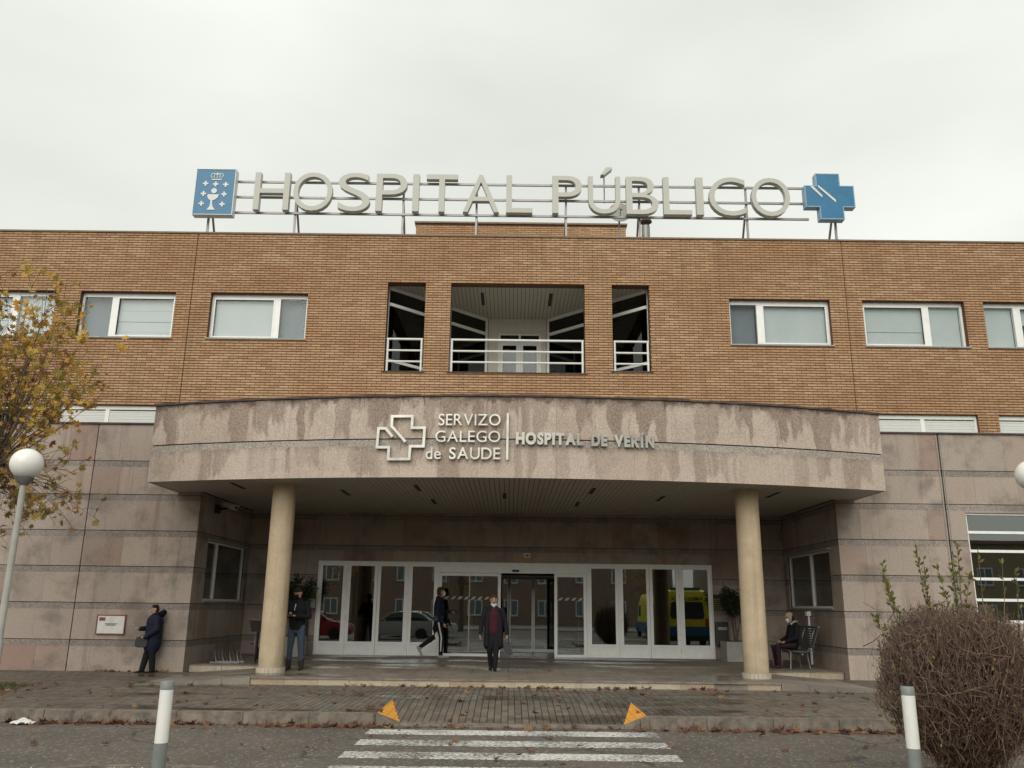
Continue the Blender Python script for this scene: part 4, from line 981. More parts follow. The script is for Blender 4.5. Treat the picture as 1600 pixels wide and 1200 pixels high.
# ------------------------------------------------------------------ planters, bins, bench, rack, bicycle
def planter(x, y, hgt, lb, seed):
    rn = random.Random(seed); z0 = zf(y)
    t = tag(empty('planter', (x, y, z0)), 'square concrete planter box ' + lb, 'planter', 'planters beside the doors')
    k = MB(); w = .36
    k.box(x - w, x + w, y - w, y + w, z0, z0 + .52); k.build('tub', M['concrete'], t, (x, y, z0)); k = MB(); k.box(x - w + .05, x + w - .05, y - w + .05, y + w - .05, z0 + .521, z0 + .53); k.build('soil', M['joint'], t, (x, y, z0 + .52))
    p = tag(empty('oleander', (x, y, z0 + .52)), 'dark green oleander bush growing in the planter ' + lb, 'plant', 'oleanders in planters')
    st = MB(); lf = MB(); zb = z0 + .5
    for i in range(9):
        a = rn.uniform(0, 6.28); tx, ty = x + math.cos(a) * rn.uniform(.2, .62), y + math.sin(a) * rn.uniform(.1, .4); tz = zb + hgt * rn.uniform(.72, 1)
        mid = ((x * .6 + tx * .4), (y * .6 + ty * .4), zb + hgt * .45); b0 = (x + rn.uniform(-.06, .06), y + rn.uniform(-.06, .06), zb)
        st.tube([b0, mid, (tx, ty, tz)], [.016, .012, .005], 5)
        for j in range(170):
            u = rn.uniform(.25, 1.02); m0 = Vector(mid).lerp(Vector((tx, ty, tz)), u)
            d = Vector((rn.gauss(0, 1), rn.gauss(0, 1), rn.gauss(.45, .7))).normalized(); L_ = rn.uniform(.11, .19); s_ = d.cross(Vector((rn.gauss(0, 1), rn.gauss(0, 1), 1))).normalized() * .015
            q = m0 + Vector((rn.gauss(0, .05), rn.gauss(0, .05), rn.gauss(0, .05)))
            dr_ = Vector((0, 0, -.04)); lf.add([q, q + d * L_ * .5 + s_, q + d * L_ + dr_, q + d * L_ * .5 - s_], [(0, 1, 2), (0, 2, 3)])
    st.build('stems', M['shoot'], p, (x, y, zb)); tag(lf.build('foliage', M['oleander'], p, (x, y, zb)), kind='stuff')
planter(6.27, 24.45, 1.42, 'behind the right column', 3); planter(-6.0, 24.4, 1.62, 'behind the left column', 5)
LB = tag(empty('litter_bin', (6.08, 24.95, .4)), 'black wall litter bin beside the right planter', 'bin')
k = MB(); k.box(5.86, 6.18, 24.9, 25.15, .78, 1.42); k.build('bin_body', M['black'], LB, (6.1, 25, .78)); k = MB(); k.box(5.89, 6.15, 24.885, 24.898, 1.2, 1.28); k.build('ash_slot', M['galv'], LB, (6.1, 24.89, 1.2))
BN = tag(empty('bench', (7.3, 22.6, .36)), 'grey perforated metal bench against the right recess wall', 'bench')
zb = zf(22.6); MS = plain('perforated steel', (.13, .14, .14), .45, .5, var=.1)
ys = (21.75, 22.45, 23.15)
# bench faces -x, long axis along y, back against the wall
k = MB()
for i in range(9): x = 6.880 + i * .055; k.box(x, x + .045, 21.5, 23.4, zb + .43 - .02 * math.sin(i / 8 * math.pi), zb + .445 - .02 * math.sin(i / 8 * math.pi))
k.build('seat', MS, BN, (7.100, 22.45, zb + .43))
k = MB()
for i in range(9):
    u = i / 8; x = 7.360 + .16 * u; z = zb + .5 + .46 * u; k.box(x, x + .014, 21.5, 23.4, z, z + .045)
k.build('backrest', MS, BN, (7.400, 22.45, zb + .5)); k = MB(); k.tube([(7.520, 21.45, zb + 1.0), (7.520, 23.45, zb + 1.0)], .025, 8); k.build('top_rail', MS, BN, (7.520, 22.4, zb + 1.0))
for y in ys:
    k = MB(); k.tube([(6.850, y, zb + .42), (7.050, y, zb + .40), (7.300, y, zb + .41), (7.400, y, zb + .55), (7.460, y, zb + .8), (7.540, y, zb + 1.0)], .018, 6); k.tube([(6.900, y, zb + .42), (6.870, y, zb)], .018, 6); k.tube([(7.280, y, zb + .42), (7.350, y, zb)], .018, 6); k.build('side_frame', M['galv'], BN, (7.100, y, zb), True)
k = MB(); k.tube([(7.100, 21.5, zb + .36), (7.100, 23.4, zb + .36)], .02, 6); k.build('cross_bar', M['galv'], BN, (7.100, 22.4, zb + .36))
RK = tag(empty('bicycle_rack', (-6.95, 21.9, zf(21.9))), 'low metal bicycle rack with bent loops by the left recess wall', 'bicycle rack')
zb = zf(21.9)
k = MB(); k.box(-7.25, -6.55, 21.68, 21.73, zb, zb + .03); k.box(-7.25, -6.55, 22.1, 22.15, zb, zb + .03); k.build('base_bar', M['galv'], RK, (-6.9, 21.9, zb))
for x in (-7.2, -7.02, -6.84, -6.66):
    k = MB(); k.tube([(x + .1, 21.7, zb + .02), (x + .02, 21.78, zb + .2), (x, 21.86, zb + .29), (x, 21.96, zb + .31), (x, 22.05, zb + .28), (x + .05, 22.12, zb + .02)], .011, 6); k.build('loop', M['galv'], RK, (x, 21.9, zb), True)
BK = tag(empty('bicycle', (-6.42, 22.7, zf(22.7)), R(14)), 'dark bicycle with a black front basket behind the left column', 'bicycle')
def ring(mb, c, r, w, n=36, m_=8):
    pts = [(c[0], c[1] + r * math.cos(2 * math.pi * i / n), c[2] + r * math.sin(2 * math.pi * i / n)) for i in range(n)]
    vs = []; fs = []
    for i in range(n):
        a = 2 * math.pi * i / n
        for j in range(m_):
            b = 2 * math.pi * j / m_; rr = r + w * math.cos(b); vs.append((c[0] + w * math.sin(b), c[1] + rr * math.cos(a), c[2] + rr * math.sin(a)))
    for i in range(n):
        for j in range(m_): fs.append((i * m_ + j, i * m_ + (j + 1) % m_, ((i + 1) % n) * m_ + (j + 1) % m_, ((i + 1) % n) * m_ + j))
    mb.add(vs, fs)
def lp(mb, name, mat, parent, smooth=True):                      # a part kept in the thing's own coordinates
    me = mb.mesh(name, mat); 
    if smooth: me.polygons.foreach_set('use_smooth', [True] * len(me.polygons)); me.set_sharp_from_angle(angle=R(42))
    o = bpy.data.objects.new(name, me); C.objects.link(o); o.parent = parent; WL[o.name] = Vector(); return o
for yw in (-.52, .52):
    k = MB(); ring(k, (0, yw, .34), .32, .02); w_ = lp(k, 'wheel', M['rubber'], BK)
    k = MB()
    for i in range(16): a = 2 * math.pi * i / 16; k.tube([(0, yw, .34), (0, yw + .3 * math.cos(a), .34 + .3 * math.sin(a))], .0025, 3, cap=False)
    lp(k, 'spokes', M['galv'], w_)
k = MB(); k.tube([(0, .52, .34), (0, .05, .30), (0, .18, .82)], .018, 7); k.tube([(0, .52, .34), (0, .16, .78)], .012, 7); k.tube([(0, .05, .30), (0, -.38, .80)], .02, 7); k.tube([(0, .16, .74), (0, -.37, .86)], .02, 7); lp(k, 'frame', M['black'], BK)
k = MB(); k.tube([(0, -.36, .92), (0, -.40, .75), (0, -.45, .66)], .018, 7); k.tube([(-.05, -.45, .66), (-.05, -.52, .34)], .012, 6); k.tube([(.05, -.45, .66), (.05, -.52, .34)], .012, 6); k.box(-.06, .06, -.47, -.43, .64, .68); lp(k, 'fork', M['galv'], BK)
k = MB(); k.tube([(-.3, -.28, 1.02), (-.2, -.36, 1.03), (0, -.38, .98), (.2, -.36, 1.03), (.3, -.28, 1.02)], .014, 7); lp(k, 'handlebar', M['galv'], BK)
k = MB(); k.hexa([(-.06, .1, .86), (.06, .1, .86), (.09, .34, .88), (-.09, .34, .88)], [(-.04, .08, .91), (.04, .08, .91), (.09, .34, .94), (-.09, .34, .94)]); lp(k, 'saddle', M['black'], BK)
k = MB(); k.hexa([(-.15, -.72, .72), (.15, -.72, .72), (.15, -.46, .72), (-.15, -.46, .72)], [(-.21, -.78, .98), (.21, -.78, .98), (.21, -.44, .98), (-.21, -.44, .98)]); lp(k, 'basket', M['black'], BK)
k = MB(); k.tube([(0, .05, .30), (.12, .05, .2)], .01, 5); k.box(.1, .18, .01, .09, .18, .21); k.tube([(0, .05, .30), (-.12, .05, .4)], .01, 5); k.box(-.18, -.1, .01, .09, .39, .42); lp(k, 'pedals', M['black'], BK)
LT = tag(empty('crumpled_wrapper', (-7.12, 13.35, .02)), 'crumpled white wrapper among the leaves at the kerb', 'litter')
k = MB(); n = 9
for i in range(n):
    for j in range(6): k.v.append((-7.27 + .3 * i / 8 + random.gauss(0, .012), 13.3 + .15 * j / 5 + random.gauss(0, .012), .01 + (.06 * math.sin(math.pi * i / 8) * math.sin(math.pi * j / 5)) + random.uniform(0, .035)))
for i in range(n - 1):
    for j in range(5): a = i * 6 + j; k.f.append((a, a + 6, a + 7, a + 1)); k.mi.append(0)
k.build('sheet', M['paper'], LT, (-7.12, 13.35, .02))

# ------------------------------------------------------------------ plane tree, shrub, fallen leaves
LEAF = []
for i, a in enumerate((-90, -62, -48, -20, -2, 22, 50, 72, 90, 108, 130, 158, 182, 200, 228, 242)):
    rr = (.12, .34, .52, .30, .62, .36, .62, .4, .72, .4, .62, .36, .62, .30, .52, .34)[i]; LEAF.append((rr * math.cos(R(a)), rr * math.sin(R(a)) + .1))
def leaf_at(mb, p, sz, n, spin, curl, rn):
    n = n.normalized(); a = n.cross(Vector((0, .31, .95))); a = a.normalized() if a.length > .01 else Vector((1, 0, 0)); b = n.cross(a)
    u = a * math.cos(spin) + b * math.sin(spin); v = n.cross(u)
    vs = [p + (u * x + v * y) * sz + n * sz * (curl * (x * x * 1.6 - y * .5) + rn.uniform(-.05, .05)) for x, y in LEAF]; vs.append(p + v * .1 * sz)
    N_ = len(LEAF); mb.add(vs, [(i, (i + 1) % N_, N_) for i in range(N_)])
def plane_tree(x, y, zk, lb, seed, nleaf, nshoot=46, nm='plane_tree'):
    rn = random.Random(seed); t = tag(empty(nm, (x, y, zp(y) if y > 13 else 0)), lb, 'tree')
    k = MB(); k.tube([(x, y, 0), (x + .02, y, 1.2), (x - .02, y, 2.6), (x, y, zk - .3), (x, y, zk + .1)], [.22, .18, .16, .17, .26], 14)
    k.build('trunk', M['bark'], t, (x, y, .1), True)
    k = MB(); ends = []
    for i in range(14):
        a = rn.uniform(0, 6.28); r_ = rn.uniform(.1, .3); p = Vector((x + r_ * math.cos(a), y + r_ * math.sin(a), zk + rn.uniform(-.15, .2))); k.tube([p - Vector((0, 0, .1)), p + Vector((0, 0, .1))], [.13, .09], 7)
    for i in range(nshoot):
        az = rn.uniform(0, 2 * math.pi); el = R(rn.choice((rn.uniform(-28, 12), rn.uniform(10, 50), rn.uniform(45, 86), rn.uniform(50, 84)))); 
        L_ = (1.75 + 1.75 * max(0, math.sin(el))) * rn.uniform(.7, 1.08)
        d = Vector((math.cos(az) * math.cos(el), math.sin(az) * math.cos(el), math.sin(el))); p = Vector((x, y, zk)) + d * .18; pts = [p]; n = 7
        for j in range(n):
            d = (d + Vector((rn.gauss(0, .07), rn.gauss(0, .07), rn.gauss(.02 if el > .3 else -.05, .05)))).normalized(); p = p + d * L_ / n; pts.append(p)
        r0 = .017 if el > .5 else .011
        k.tube(pts, [r0 * (1 - .85 * j / n) for j in range(n + 1)], 4)
        for j in range(2, n + 1):
            for s_ in range(rn.choice((1, 2, 2))):
                dd = (d * .5 + Vector((rn.gauss(0, .6), rn.gauss(0, .6), rn.gauss(.1, .45)))).normalized(); e = pts[j] + dd * rn.uniform(.25, .75); mid = pts[j].lerp(e, .5) + Vector((0, 0, .03))
                k.tube([pts[j], mid, e], [.006, .005, .002], 3, cap=False); ends.append((pts[j], mid, e, j / n, el))
    k.build('branches', M['shoot'], t, (x, y, zk))
    lo, go = MB(), MB()
    wts = [(.25 + e[3]) * (1.5 if .2 < e[4] else .75) for e in ends]
    clump = [rn.random() for _ in ends]
    for e in rn.choices(range(len(ends)), wts, k=nleaf):
        a, m_, b, u, el = ends[e]; 
        if clump[e] < .25 and rn.random() < .7: continue
        f = rn.random(); p = (a.lerp(m_, f * 2) if f < .5 else m_.lerp(b, f * 2 - 1)) + Vector((rn.gauss(0, .05), rn.gauss(0, .05), rn.gauss(-.03, .05)))
        leaf_at(go if (clump[e] > .5 and el > .2) else lo, p, rn.uniform(.08, .16), Vector((rn.gauss(0, .8), rn.gauss(-.5, .8), rn.gauss(.5, .7))), rn.uniform(0, 6.28), rn.uniform(-.5, .6), rn)
    tag(lo.build('crown', M['leaf'], t, (x, y, zk)), kind='stuff'); tag(go.build('golden_leaves', M['leafgold'], t, (x, y, zk)), kind='stuff')
plane_tree(-10.0, 16.3, 4.25, 'pollarded plane tree with brown and golden autumn leaves at the left edge', 21, 3200, 96)

def shrub(x, y, z0):
    rn = random.Random(4); t = tag(empty('round_shrub', (x, y, z0)), 'clipped round leafless shrub of dense brown twigs behind the right bollard', 'shrub')
    rx, ry, hz = .80, .82, .86; cz = 1.0
    k = MB()
    for i in range(9): a = rn.uniform(0, 6.28); k.tube([(x + .12 * math.cos(a), y + .12 * math.sin(a), z0), (x + .3 * math.cos(a), y + .3 * math.sin(a), .45), (x + .62 * math.cos(a), y + .55 * math.sin(a), .95)], [.035, .025, .012], 6)
    k.build('stems', M['twigin'], t, (x, y, z0))
    def shell(u, v, f):
        f = f * (abs(math.cos(v)) ** 2.9 + abs(math.sin(v)) ** 2.9) ** (-1 / 2.9) * (.955 if v > 0 else 1)
        return Vector((x + rx * f * math.cos(u) * math.cos(v), y + ry * f * math.sin(u) * math.cos(v), cz + hz * f * math.sin(v)))
    def env(v): return 1.0 if v > -.1 else max(.24, 1.0 - (abs(v) - .1) * .68)
    ko, ki = MB(), MB()
    for i in range(15000):
        u = rn.uniform(0, 2 * math.pi); v = math.asin(rn.uniform(-.97, 1)); e = env(v); f0 = rn.uniform(.45, .88); f1 = f0 + rn.uniform(.12, .3)
        top = 1.0 + (.03 if v > .6 else 0) + rn.gauss(0, .075) + .08 * math.sin(3 * u + 1.3) * math.cos(2 * v) + .05 * math.sin(7 * u + 4 * v) 
        f1 = min(f1, top); 
        if f1 - f0 < .05: f0 = f1 - .12
        cxy = e
        q = shell(u + rn.gauss(0, .06), v + rn.gauss(0, .06), f1); q.x = x + (q.x - x) * cxy; q.y = y + (q.y - y) * cxy
        base = Vector((x + (q.x - x) * .25, y + (q.y - y) * .25, z0 + .15)); d_ = (base - q).normalized() + Vector((rn.gauss(0, .3), rn.gauss(0, .3), rn.gauss(0, .3))); p = q + d_.normalized() * rn.uniform(.14, .38)
        if q.z < z0 + .03 or p.z < z0: continue
        w = rn.choice((.0018, .0025, .003, .004, .006)) * rn.uniform(.8, 1.2); mid = p.lerp(q, .5) + Vector((rn.gauss(0, .022), rn.gauss(0, .022), rn.gauss(0, .022)))
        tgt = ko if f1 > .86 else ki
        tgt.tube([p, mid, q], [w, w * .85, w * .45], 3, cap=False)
        if f1 > .86:                                               # forks at the clipped surface
            for s_ in range(rn.choice((0, 1, 1, 2))):
                d_ = (q - p).normalized(); e_ = (d_ + Vector((rn.gauss(0, .7), rn.gauss(0, .7), rn.gauss(.1, .6)))).normalized(); tgt.tube([mid, mid + e_ * rn.uniform(.05, .13)], [w * .7, w * .35], 3, cap=False)
    for i in range(1500):                                          # long wandering stems
        u = rn.uniform(0, 6.28); v = rn.uniform(-1.2, 1.1); e = env(v); p = shell(u, v, rn.uniform(.8, .98)); p.x = x + (p.x - x) * e; p.y = y + (p.y - y) * e
        d = Vector((rn.gauss(0, 1), rn.gauss(0, 1), rn.gauss(.3, .8))).normalized() * rn.uniform(.15, .4); m_ = p + d * .5 + Vector((rn.gauss(0, .03), rn.gauss(0, .03), .02))
        if p.z < z0 + .05: continue
        q = p + d; rq = Vector(((q.x - x) / rx, (q.y - y) / ry, (q.z - cz) / hz)).length
        if rq > 1.05: continue
        ko.tube([p, m_, q], [.005, .004, .002], 3, cap=False)
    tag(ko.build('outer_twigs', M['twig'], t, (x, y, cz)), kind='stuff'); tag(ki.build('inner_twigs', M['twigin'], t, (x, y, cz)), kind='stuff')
    core = MB(); n, mm = 20, 12; vs = []
    ks, kl = MB(), MB()
    for (dx, hh, lean, leafy) in ((-.68, .62, -.22, 1), (-.55, .68, -.16, 1), (-.30, .72, -.05, 1), (-.22, .62, .0, 1), (-.05, .74, .02, 1), (-.12, .50, -.08, 1), (.12, .55, .02, 1), (.25, .66, -.06, .25), (.33, .75, .03, .2), (.42, .62, .12, .2), (.62, .62, .05, .5), (.85, .55, .15, .9), (.9, .40, .05, .7), (-.8, .32, -.2, 1), (.05, .42, .1, .8), (-.42, .42, -.2, .9)):
        b = Vector((x + dx * .8, y + rn.uniform(-.4, .3), cz + hz * math.sqrt(max(.05, 1 - dx * dx * .9)) - .25)); tip = b + Vector((lean, rn.uniform(-.1, .1), hh + .1)); m_ = b.lerp(tip, .5) + Vector((lean * .15, 0, .02))
        ks.tube([b, m_, tip], [.006, .0045, .002], 4, cap=False)
        for j in range(int(30 * leafy)):
            f = rn.uniform(.3, 1.02); p = b.lerp(m_, f * 2) if f < .5 else m_.lerp(tip, f * 2 - 1)
            d = ((tip - b).normalized() * .8 + Vector((rn.gauss(0, .6), rn.gauss(0, .6), rn.gauss(0, .3)))).normalized(); L_ = rn.uniform(.05, .085); s_ = d.cross(Vector((rn.gauss(0, 1), 1, .2))).normalized() * L_ * .2
            kl.add([p, p + d * L_ * .5 + s_, p + d * L_, p + d * L_ * .5 - s_], [(0, 1, 2), (0, 2, 3)])
    for j in range(420):
        u = rn.uniform(0, 6.28); v = rn.uniform(-.6, 1.4); p = shell(u, v, 1.0); d = Vector((rn.gauss(0, 1), rn.gauss(0, 1), rn.gauss(.5, .6))).normalized(); L_ = rn.uniform(.03, .06); s_ = d.cross(Vector((.3, 1, .2))).normalized() * L_ * .22
        kl.add([p, p + d * L_ * .5 + s_, p + d * L_, p + d * L_ * .5 - s_], [(0, 1, 2), (0, 2, 3)])
    tag(ks.build('green_shoots', M['shoot'], t, (x, y, cz)), kind='stuff'); tag(kl.build('shoot_leaves', M['green'], t, (x, y, cz)), kind='stuff')
shrub(4.72, 9.4, .1)

rn = random.Random(12); k = MB()
def drop(x, y, z, sz): leaf_at(k, Vector((x, y, z + sz * rn.uniform(.08, .22))), sz, Vector((rn.gauss(0, .32), rn.gauss(-.1, .32), 1)), rn.uniform(0, 6.28), rn.uniform(.1, .75), rn)
for cxp, n, spr in ((-6.5, 26, .45), (-5.6, 22, .4), (-4.9, 12, .5), (-2.95, 30, .4), (-2.3, 16, .25), (-3.6, 10, .4), (-7.4, 16, .5), (2.6, 12, .4), (3.3, 8, .4), (4.1, 18, .35), (4.9, 26, .35), (5.6, 16, .35), (6.3, 10, .4), (-1.2, 8, .6), (1.0, 8, .8)):
    for i in range(n): drop(cxp + rn.gauss(0, spr), 13.6 - abs(rn.gauss(0, .09)), .0, rn.uniform(.07, .17))
for i in range(240): drop(rn.uniform(-8.5, 8), 13.62 - abs(rn.gauss(0, .12)), 0, rn.uniform(.03, .08))
for cxp, n in ((-2.9, 9), (-2.1, 7), (-1.4, 5), (.8, 14), (2.2, 14), (2.6, 10), (3.9, 10), (-.3, 5), (-8.3, 12), (-9.3, 12), (6.5, 5)):
    for i in range(n):
        yy = 18.05 - abs(rn.gauss(0, .07)) if abs(cxp) < 5.3 else (20.8 if abs(cxp) > 7.6 else 17.6); x_ = cxp + rn.gauss(0, .25); drop(x_, yy, zs(x_, yy), rn.uniform(.05, .14))
for i in range(150):
    x_, y_ = rn.uniform(-9, 7.5), rn.uniform(13.95, 18.0); drop(x_, y_, zs(x_, y_), rn.uniform(.04, .13))
for i in range(60): drop(rn.uniform(-7, 7), rn.uniform(9.8, 13.3), 0.005, rn.uniform(.04, .11))
for i in range(60): x_, y_ = rn.uniform(-11, -8.6), rn.uniform(15.4, 17.8); drop(x_, y_, .18, rn.uniform(.05, .13))
for i in range(40): drop(rn.uniform(-4.9, -2.5), rn.uniform(7, 9.4), .1, rn.uniform(.05, .12))
tag(k.build('fallen_leaves', M['litter']), 'dry brown leaves scattered along the kerb and step', 'leaves', kind='stuff')
#@@PEOPLE
# ------------------------------------------------------------------ people
SKIN = plain('skin', (.42, .25, .18), .55, var=.08)
def cloth(n, c, r=.85): return plain(n, c, r, var=.22, sc=18, spec=.2)
PM = dict(skin=SKIN, navy=cloth('navy quilted coat', (.014, .018, .035)), blackc=cloth('black cloth', (.011, .011, .013)), fur=cloth('black fur', (.006, .006, .007)), jeans=cloth('blue jeans', (.055, .075, .105)),
          boots=cloth('brown boots', (.04, .03, .024)), hairb=cloth('dark hair', (.02, .014, .011)), hairr=cloth('reddish brown hair', (.075, .03, .022)), maroon=cloth('maroon sweater', (.055, .014, .022)), mask=cloth('pale blue mask', (.5, .6, .62)),
          sweat=cloth('dark blue sweatshirt', (.013, .017, .032)), stripe=cloth('white stripe', (.55, .55, .52)), shoes=cloth('grey trainers', (.30, .29, .27)), cap=cloth('beige cap', (.32, .25, .18)), dmask=cloth('black mask', (.012, .012, .012)),
          dark=cloth('eye and brow', (.02, .014, .012)), lip=cloth('lips', (.25, .10, .085)), collar=cloth('grey collar', (.30, .27, .24)), mtrous=cloth('dark maroon trousers', (.03, .014, .016)), coat=cloth('black long coat', (.016, .014, .018)), hem=cloth('blue grey hem', (.06, .075, .13)))
class Body:
    def __init__(s, root, f, scale=1.0):
        f = Vector((f[0], f[1], 0)).normalized(); s.f = f; s.l = Vector((-f.y, f.x, 0)); s.k = scale; s.pr = []; s.root = Vector(root)
    def P(s, p): return (s.f * p[0] + s.l * p[1] + Vector((0, 0, p[2]))) * s.k
    def D(s, d): return (s.f * d[0] + s.l * d[1] + Vector((0, 0, d[2]))).normalized()
    def limb(s, reg, pts, rad):
        rad = rad if hasattr(rad, '__len__') else [rad] * len(pts)
        s.pr.append((reg, [s.P(p) for p in pts], [(r * s.k, r * s.k) for r in rad], None))
    def flat(s, reg, rings, side=None):       # rings (centre, half width, half depth)
        s.pr.append((reg, [s.P(r[0]) for r in rings], [(r[1] * s.k, r[2] * s.k) for r in rings], s.D(side) if side else s.l))
    def head(s, c, look, hair, pitch=0.0, mask=None, cap=False, chin=False, bald=False):
        c = Vector(c); lk = Vector((look[0], look[1], 0)).normalized(); sd = Vector((-lk.y, lk.x, 0))
        fw_ = lk * math.cos(pitch) + Vector((0, 0, -math.sin(pitch))); u = lk * math.sin(pitch) + Vector((0, 0, math.cos(pitch)))
        q = lambda a, b, z: tuple(c + fw_ * a + sd * b + u * z)
        s.limb('skin', [q(-.012, 0, .028), q(.014, 0, .03)], [.084, .08]); s.limb('skin', [q(.025, 0, -.02), q(.036, 0, -.065)], [.064, .045]); s.limb('skin', [q(.015, .028, -.045), q(.015, -.028, -.045)], [.046, .046])
        s.limb('skin', [q(.088, 0, .012), q(.106, 0, -.022)], [.009, .015])
        for b in (-1, 1):
            s.limb('skin', [q(-.005, b * .084, .015), q(-.008, b * .09, -.025)], [.016, .011]); s.limb('dark', [q(.079, b * .03, .02), q(.077, b * .036, .02)], [.011, .011]); s.limb('dark', [q(.087, b * .02, .043), q(.08, b * .047, .043)], [.007, .006])
        s.limb('lip', [q(.078, .018, -.052), q(.078, -.018, -.052)], [.011, .011])
        if not bald:
            s.limb(hair, [q(-.028, 0, .052), q(.004, 0, .062)], [.092, .082]); s.limb(hair, [q(-.045, .03, .0), q(-.045, -.03, .0)], [.072, .072])
            if hair == 'hairr': s.limb(hair, [q(-.03, .062, .03), q(-.028, .066, -.06)], [.045, .03]); s.limb(hair, [q(-.03, -.062, .03), q(-.028, -.066, -.06)], [.045, .03]); s.limb(hair, [q(-.06, 0, 0), q(-.055, 0, -.07)], [.06, .05]); s.limb(hair, [q(.05, .03, .085), q(.05, -.035, .085)], [.035, .035])
        if cap:
            s.limb('cap', [q(-.02, 0, .06), q(.01, 0, .064)], [.095, .09]); s.flat('cap', [(q(.07, 0, .062), .075, .012), (q(.15, 0, .045), .055, .008)])
        if mask: s.flat(mask, [(q(.066, 0, .0), .055, .035), (q(.083, 0, -.03), .052, .04), (q(.066, 0, -.082), .04, .03)])
        if chin: s.limb('mask', [q(.03, .05, -.1), q(.055, 0, -.118), q(.03, -.05, -.1)], [.03, .036, .03])
    def hand(s, w, d, n, reg='skin', curl=.5):
        w = Vector(w); d = Vector(d).normalized(); n = Vector(n); n = (n - d * n.dot(d)).normalized(); sd = d.cross(n)
        t = lambda v: tuple(v)
        s.flat(reg, [(t(w), .026, .02), (t(w + d * .05), .038, .017), (t(w + d * .09), .038, .015)], t(sd))
        for i, (o_, L_) in enumerate(((.029, .07), (.010, .078), (-.010, .073), (-.028, .057))):
            b = w + d * .085 + sd * o_; m_ = b + (d * math.cos(curl) + n * math.sin(curl)) * L_ * .55; e = m_ + (d * math.cos(curl * 2.3) + n * math.sin(curl * 2.3)) * L_ * .45
            s.limb(reg, [t(b - d * .01), t(m_), t(e)], [.0095, .009, .0075])
        b = w + d * .03 + sd * .034; m_ = b + (d * .6 + sd * .7 + n * .3).normalized() * .04; s.limb(reg, [t(b - sd * .012), t(m_), t(m_ + (d * .85 + n * .5).normalized() * .03)], [.013, .011, .0085])
    def foot(s, ank, d, reg, L_=.17):
        a = Vector(ank); d = Vector(d).normalized(); up_ = Vector((0, 0, 1)); up_ = (up_ - d * up_.dot(d)).normalized(); sd = d.cross(up_)
        b = a - up_ * .05
        s.flat(reg, [(tuple(b - d * .05), .034, .034), (tuple(b + d * .03), .038, .04), (tuple(b + d * L_ * .7 - up_ * .008), .046, .03), (tuple(b + d * (L_ + .01) - up_ * .014), .034, .022)], tuple(sd)); s.limb(reg, [tuple(a + up_ * .03), tuple(b)], [.044, .044])
    def leg(s, reg, hip, knee, ank, rt=.085, rk=.06, ra=.05): s.limb(reg, [hip, tuple((Vector(hip) * .5 + Vector(knee) * .5)), knee, ank], [rt, rt * .88, rk, ra])
    def arm(s, reg, sh, el, wr, r=.055): s.limb(reg, [sh, el], [r * 1.1, r * .92]); s.limb(reg, [el, wr], [r * .92, r * .68])
    def build(s, name, label, voxel=.0085):
        mb = MB(); N_ = 14
        for reg, pts, rad, side in s.pr:
            P_ = list(pts); Rd = list(rad)
            d0 = (P_[1] - P_[0]); d0 = d0.normalized() if d0.length > 1e-6 else Vector((0, 0, 1)); d1 = (P_[-1] - P_[-2]); d1 = d1.normalized() if d1.length > 1e-6 else d0
            ringz = []
            for i in (3, 2, 1):
                a = i * math.pi / 6.4; ringz.append((P_[0] - d0 * math.sin(a) * min(Rd[0]), Rd[0][0] * math.cos(a), Rd[0][1] * math.cos(a)))
            ringz += [(p, r[0], r[1]) for p, r in zip(P_, Rd)]
            for i in (1, 2, 3):
                a = i * math.pi / 6.4; ringz.append((P_[-1] + d1 * math.sin(a) * min(Rd[-1]), Rd[-1][0] * math.cos(a), Rd[-1][1] * math.cos(a)))
            vs = []
            for i, (p, rx_, ry_) in enumerate(ringz):
                d = ringz[min(i + 1, len(ringz) - 1)][0] - ringz[max(i - 1, 0)][0]; d = d.normalized() if d.length > 1e-6 else d0
                a = Vector(side) if side is not None else d.cross(Vector((.31, .17, .93)) if abs(d.z) < .9 else Vector((1, .1, 0)))
                a = (a - d * a.dot(d)).normalized(); b = d.cross(a)
                for j in range(N_): t = 2 * math.pi * j / N_; vs.append(p + a * math.cos(t) * rx_ + b * math.sin(t) * ry_)
            n = len(ringz); fs = [(i * N_ + j, i * N_ + (j + 1) % N_, (i + 1) * N_ + (j + 1) % N_, (i + 1) * N_ + j) for i in range(n - 1) for j in range(N_)] + [tuple(range(N_ - 1, -1, -1)), tuple((n - 1) * N_ + j for j in range(N_))]
            mb.add(vs, fs)
        me = mb.mesh('body', SKIN); o = bpy.data.objects.new('body_tmp', me); C.objects.link(o)
        r_ = o.modifiers.new('r', 'REMESH'); r_.mode = 'VOXEL'; r_.voxel_size = voxel; sm = o.modifiers.new('s', 'SMOOTH'); sm.iterations = 3; sm.factor = .5
        dg = bpy.context.evaluated_depsgraph_get(); me2 = bpy.data.meshes.new_from_object(o.evaluated_get(dg)); bpy.data.objects.remove(o)
        nf = len(me2.polygons); cen = np.zeros(nf * 3); me2.polygons.foreach_get('center', cen); cen = cen.reshape(-1, 3)
        regs = []; best = np.full(nf, 1e9); bi = np.zeros(nf, int)
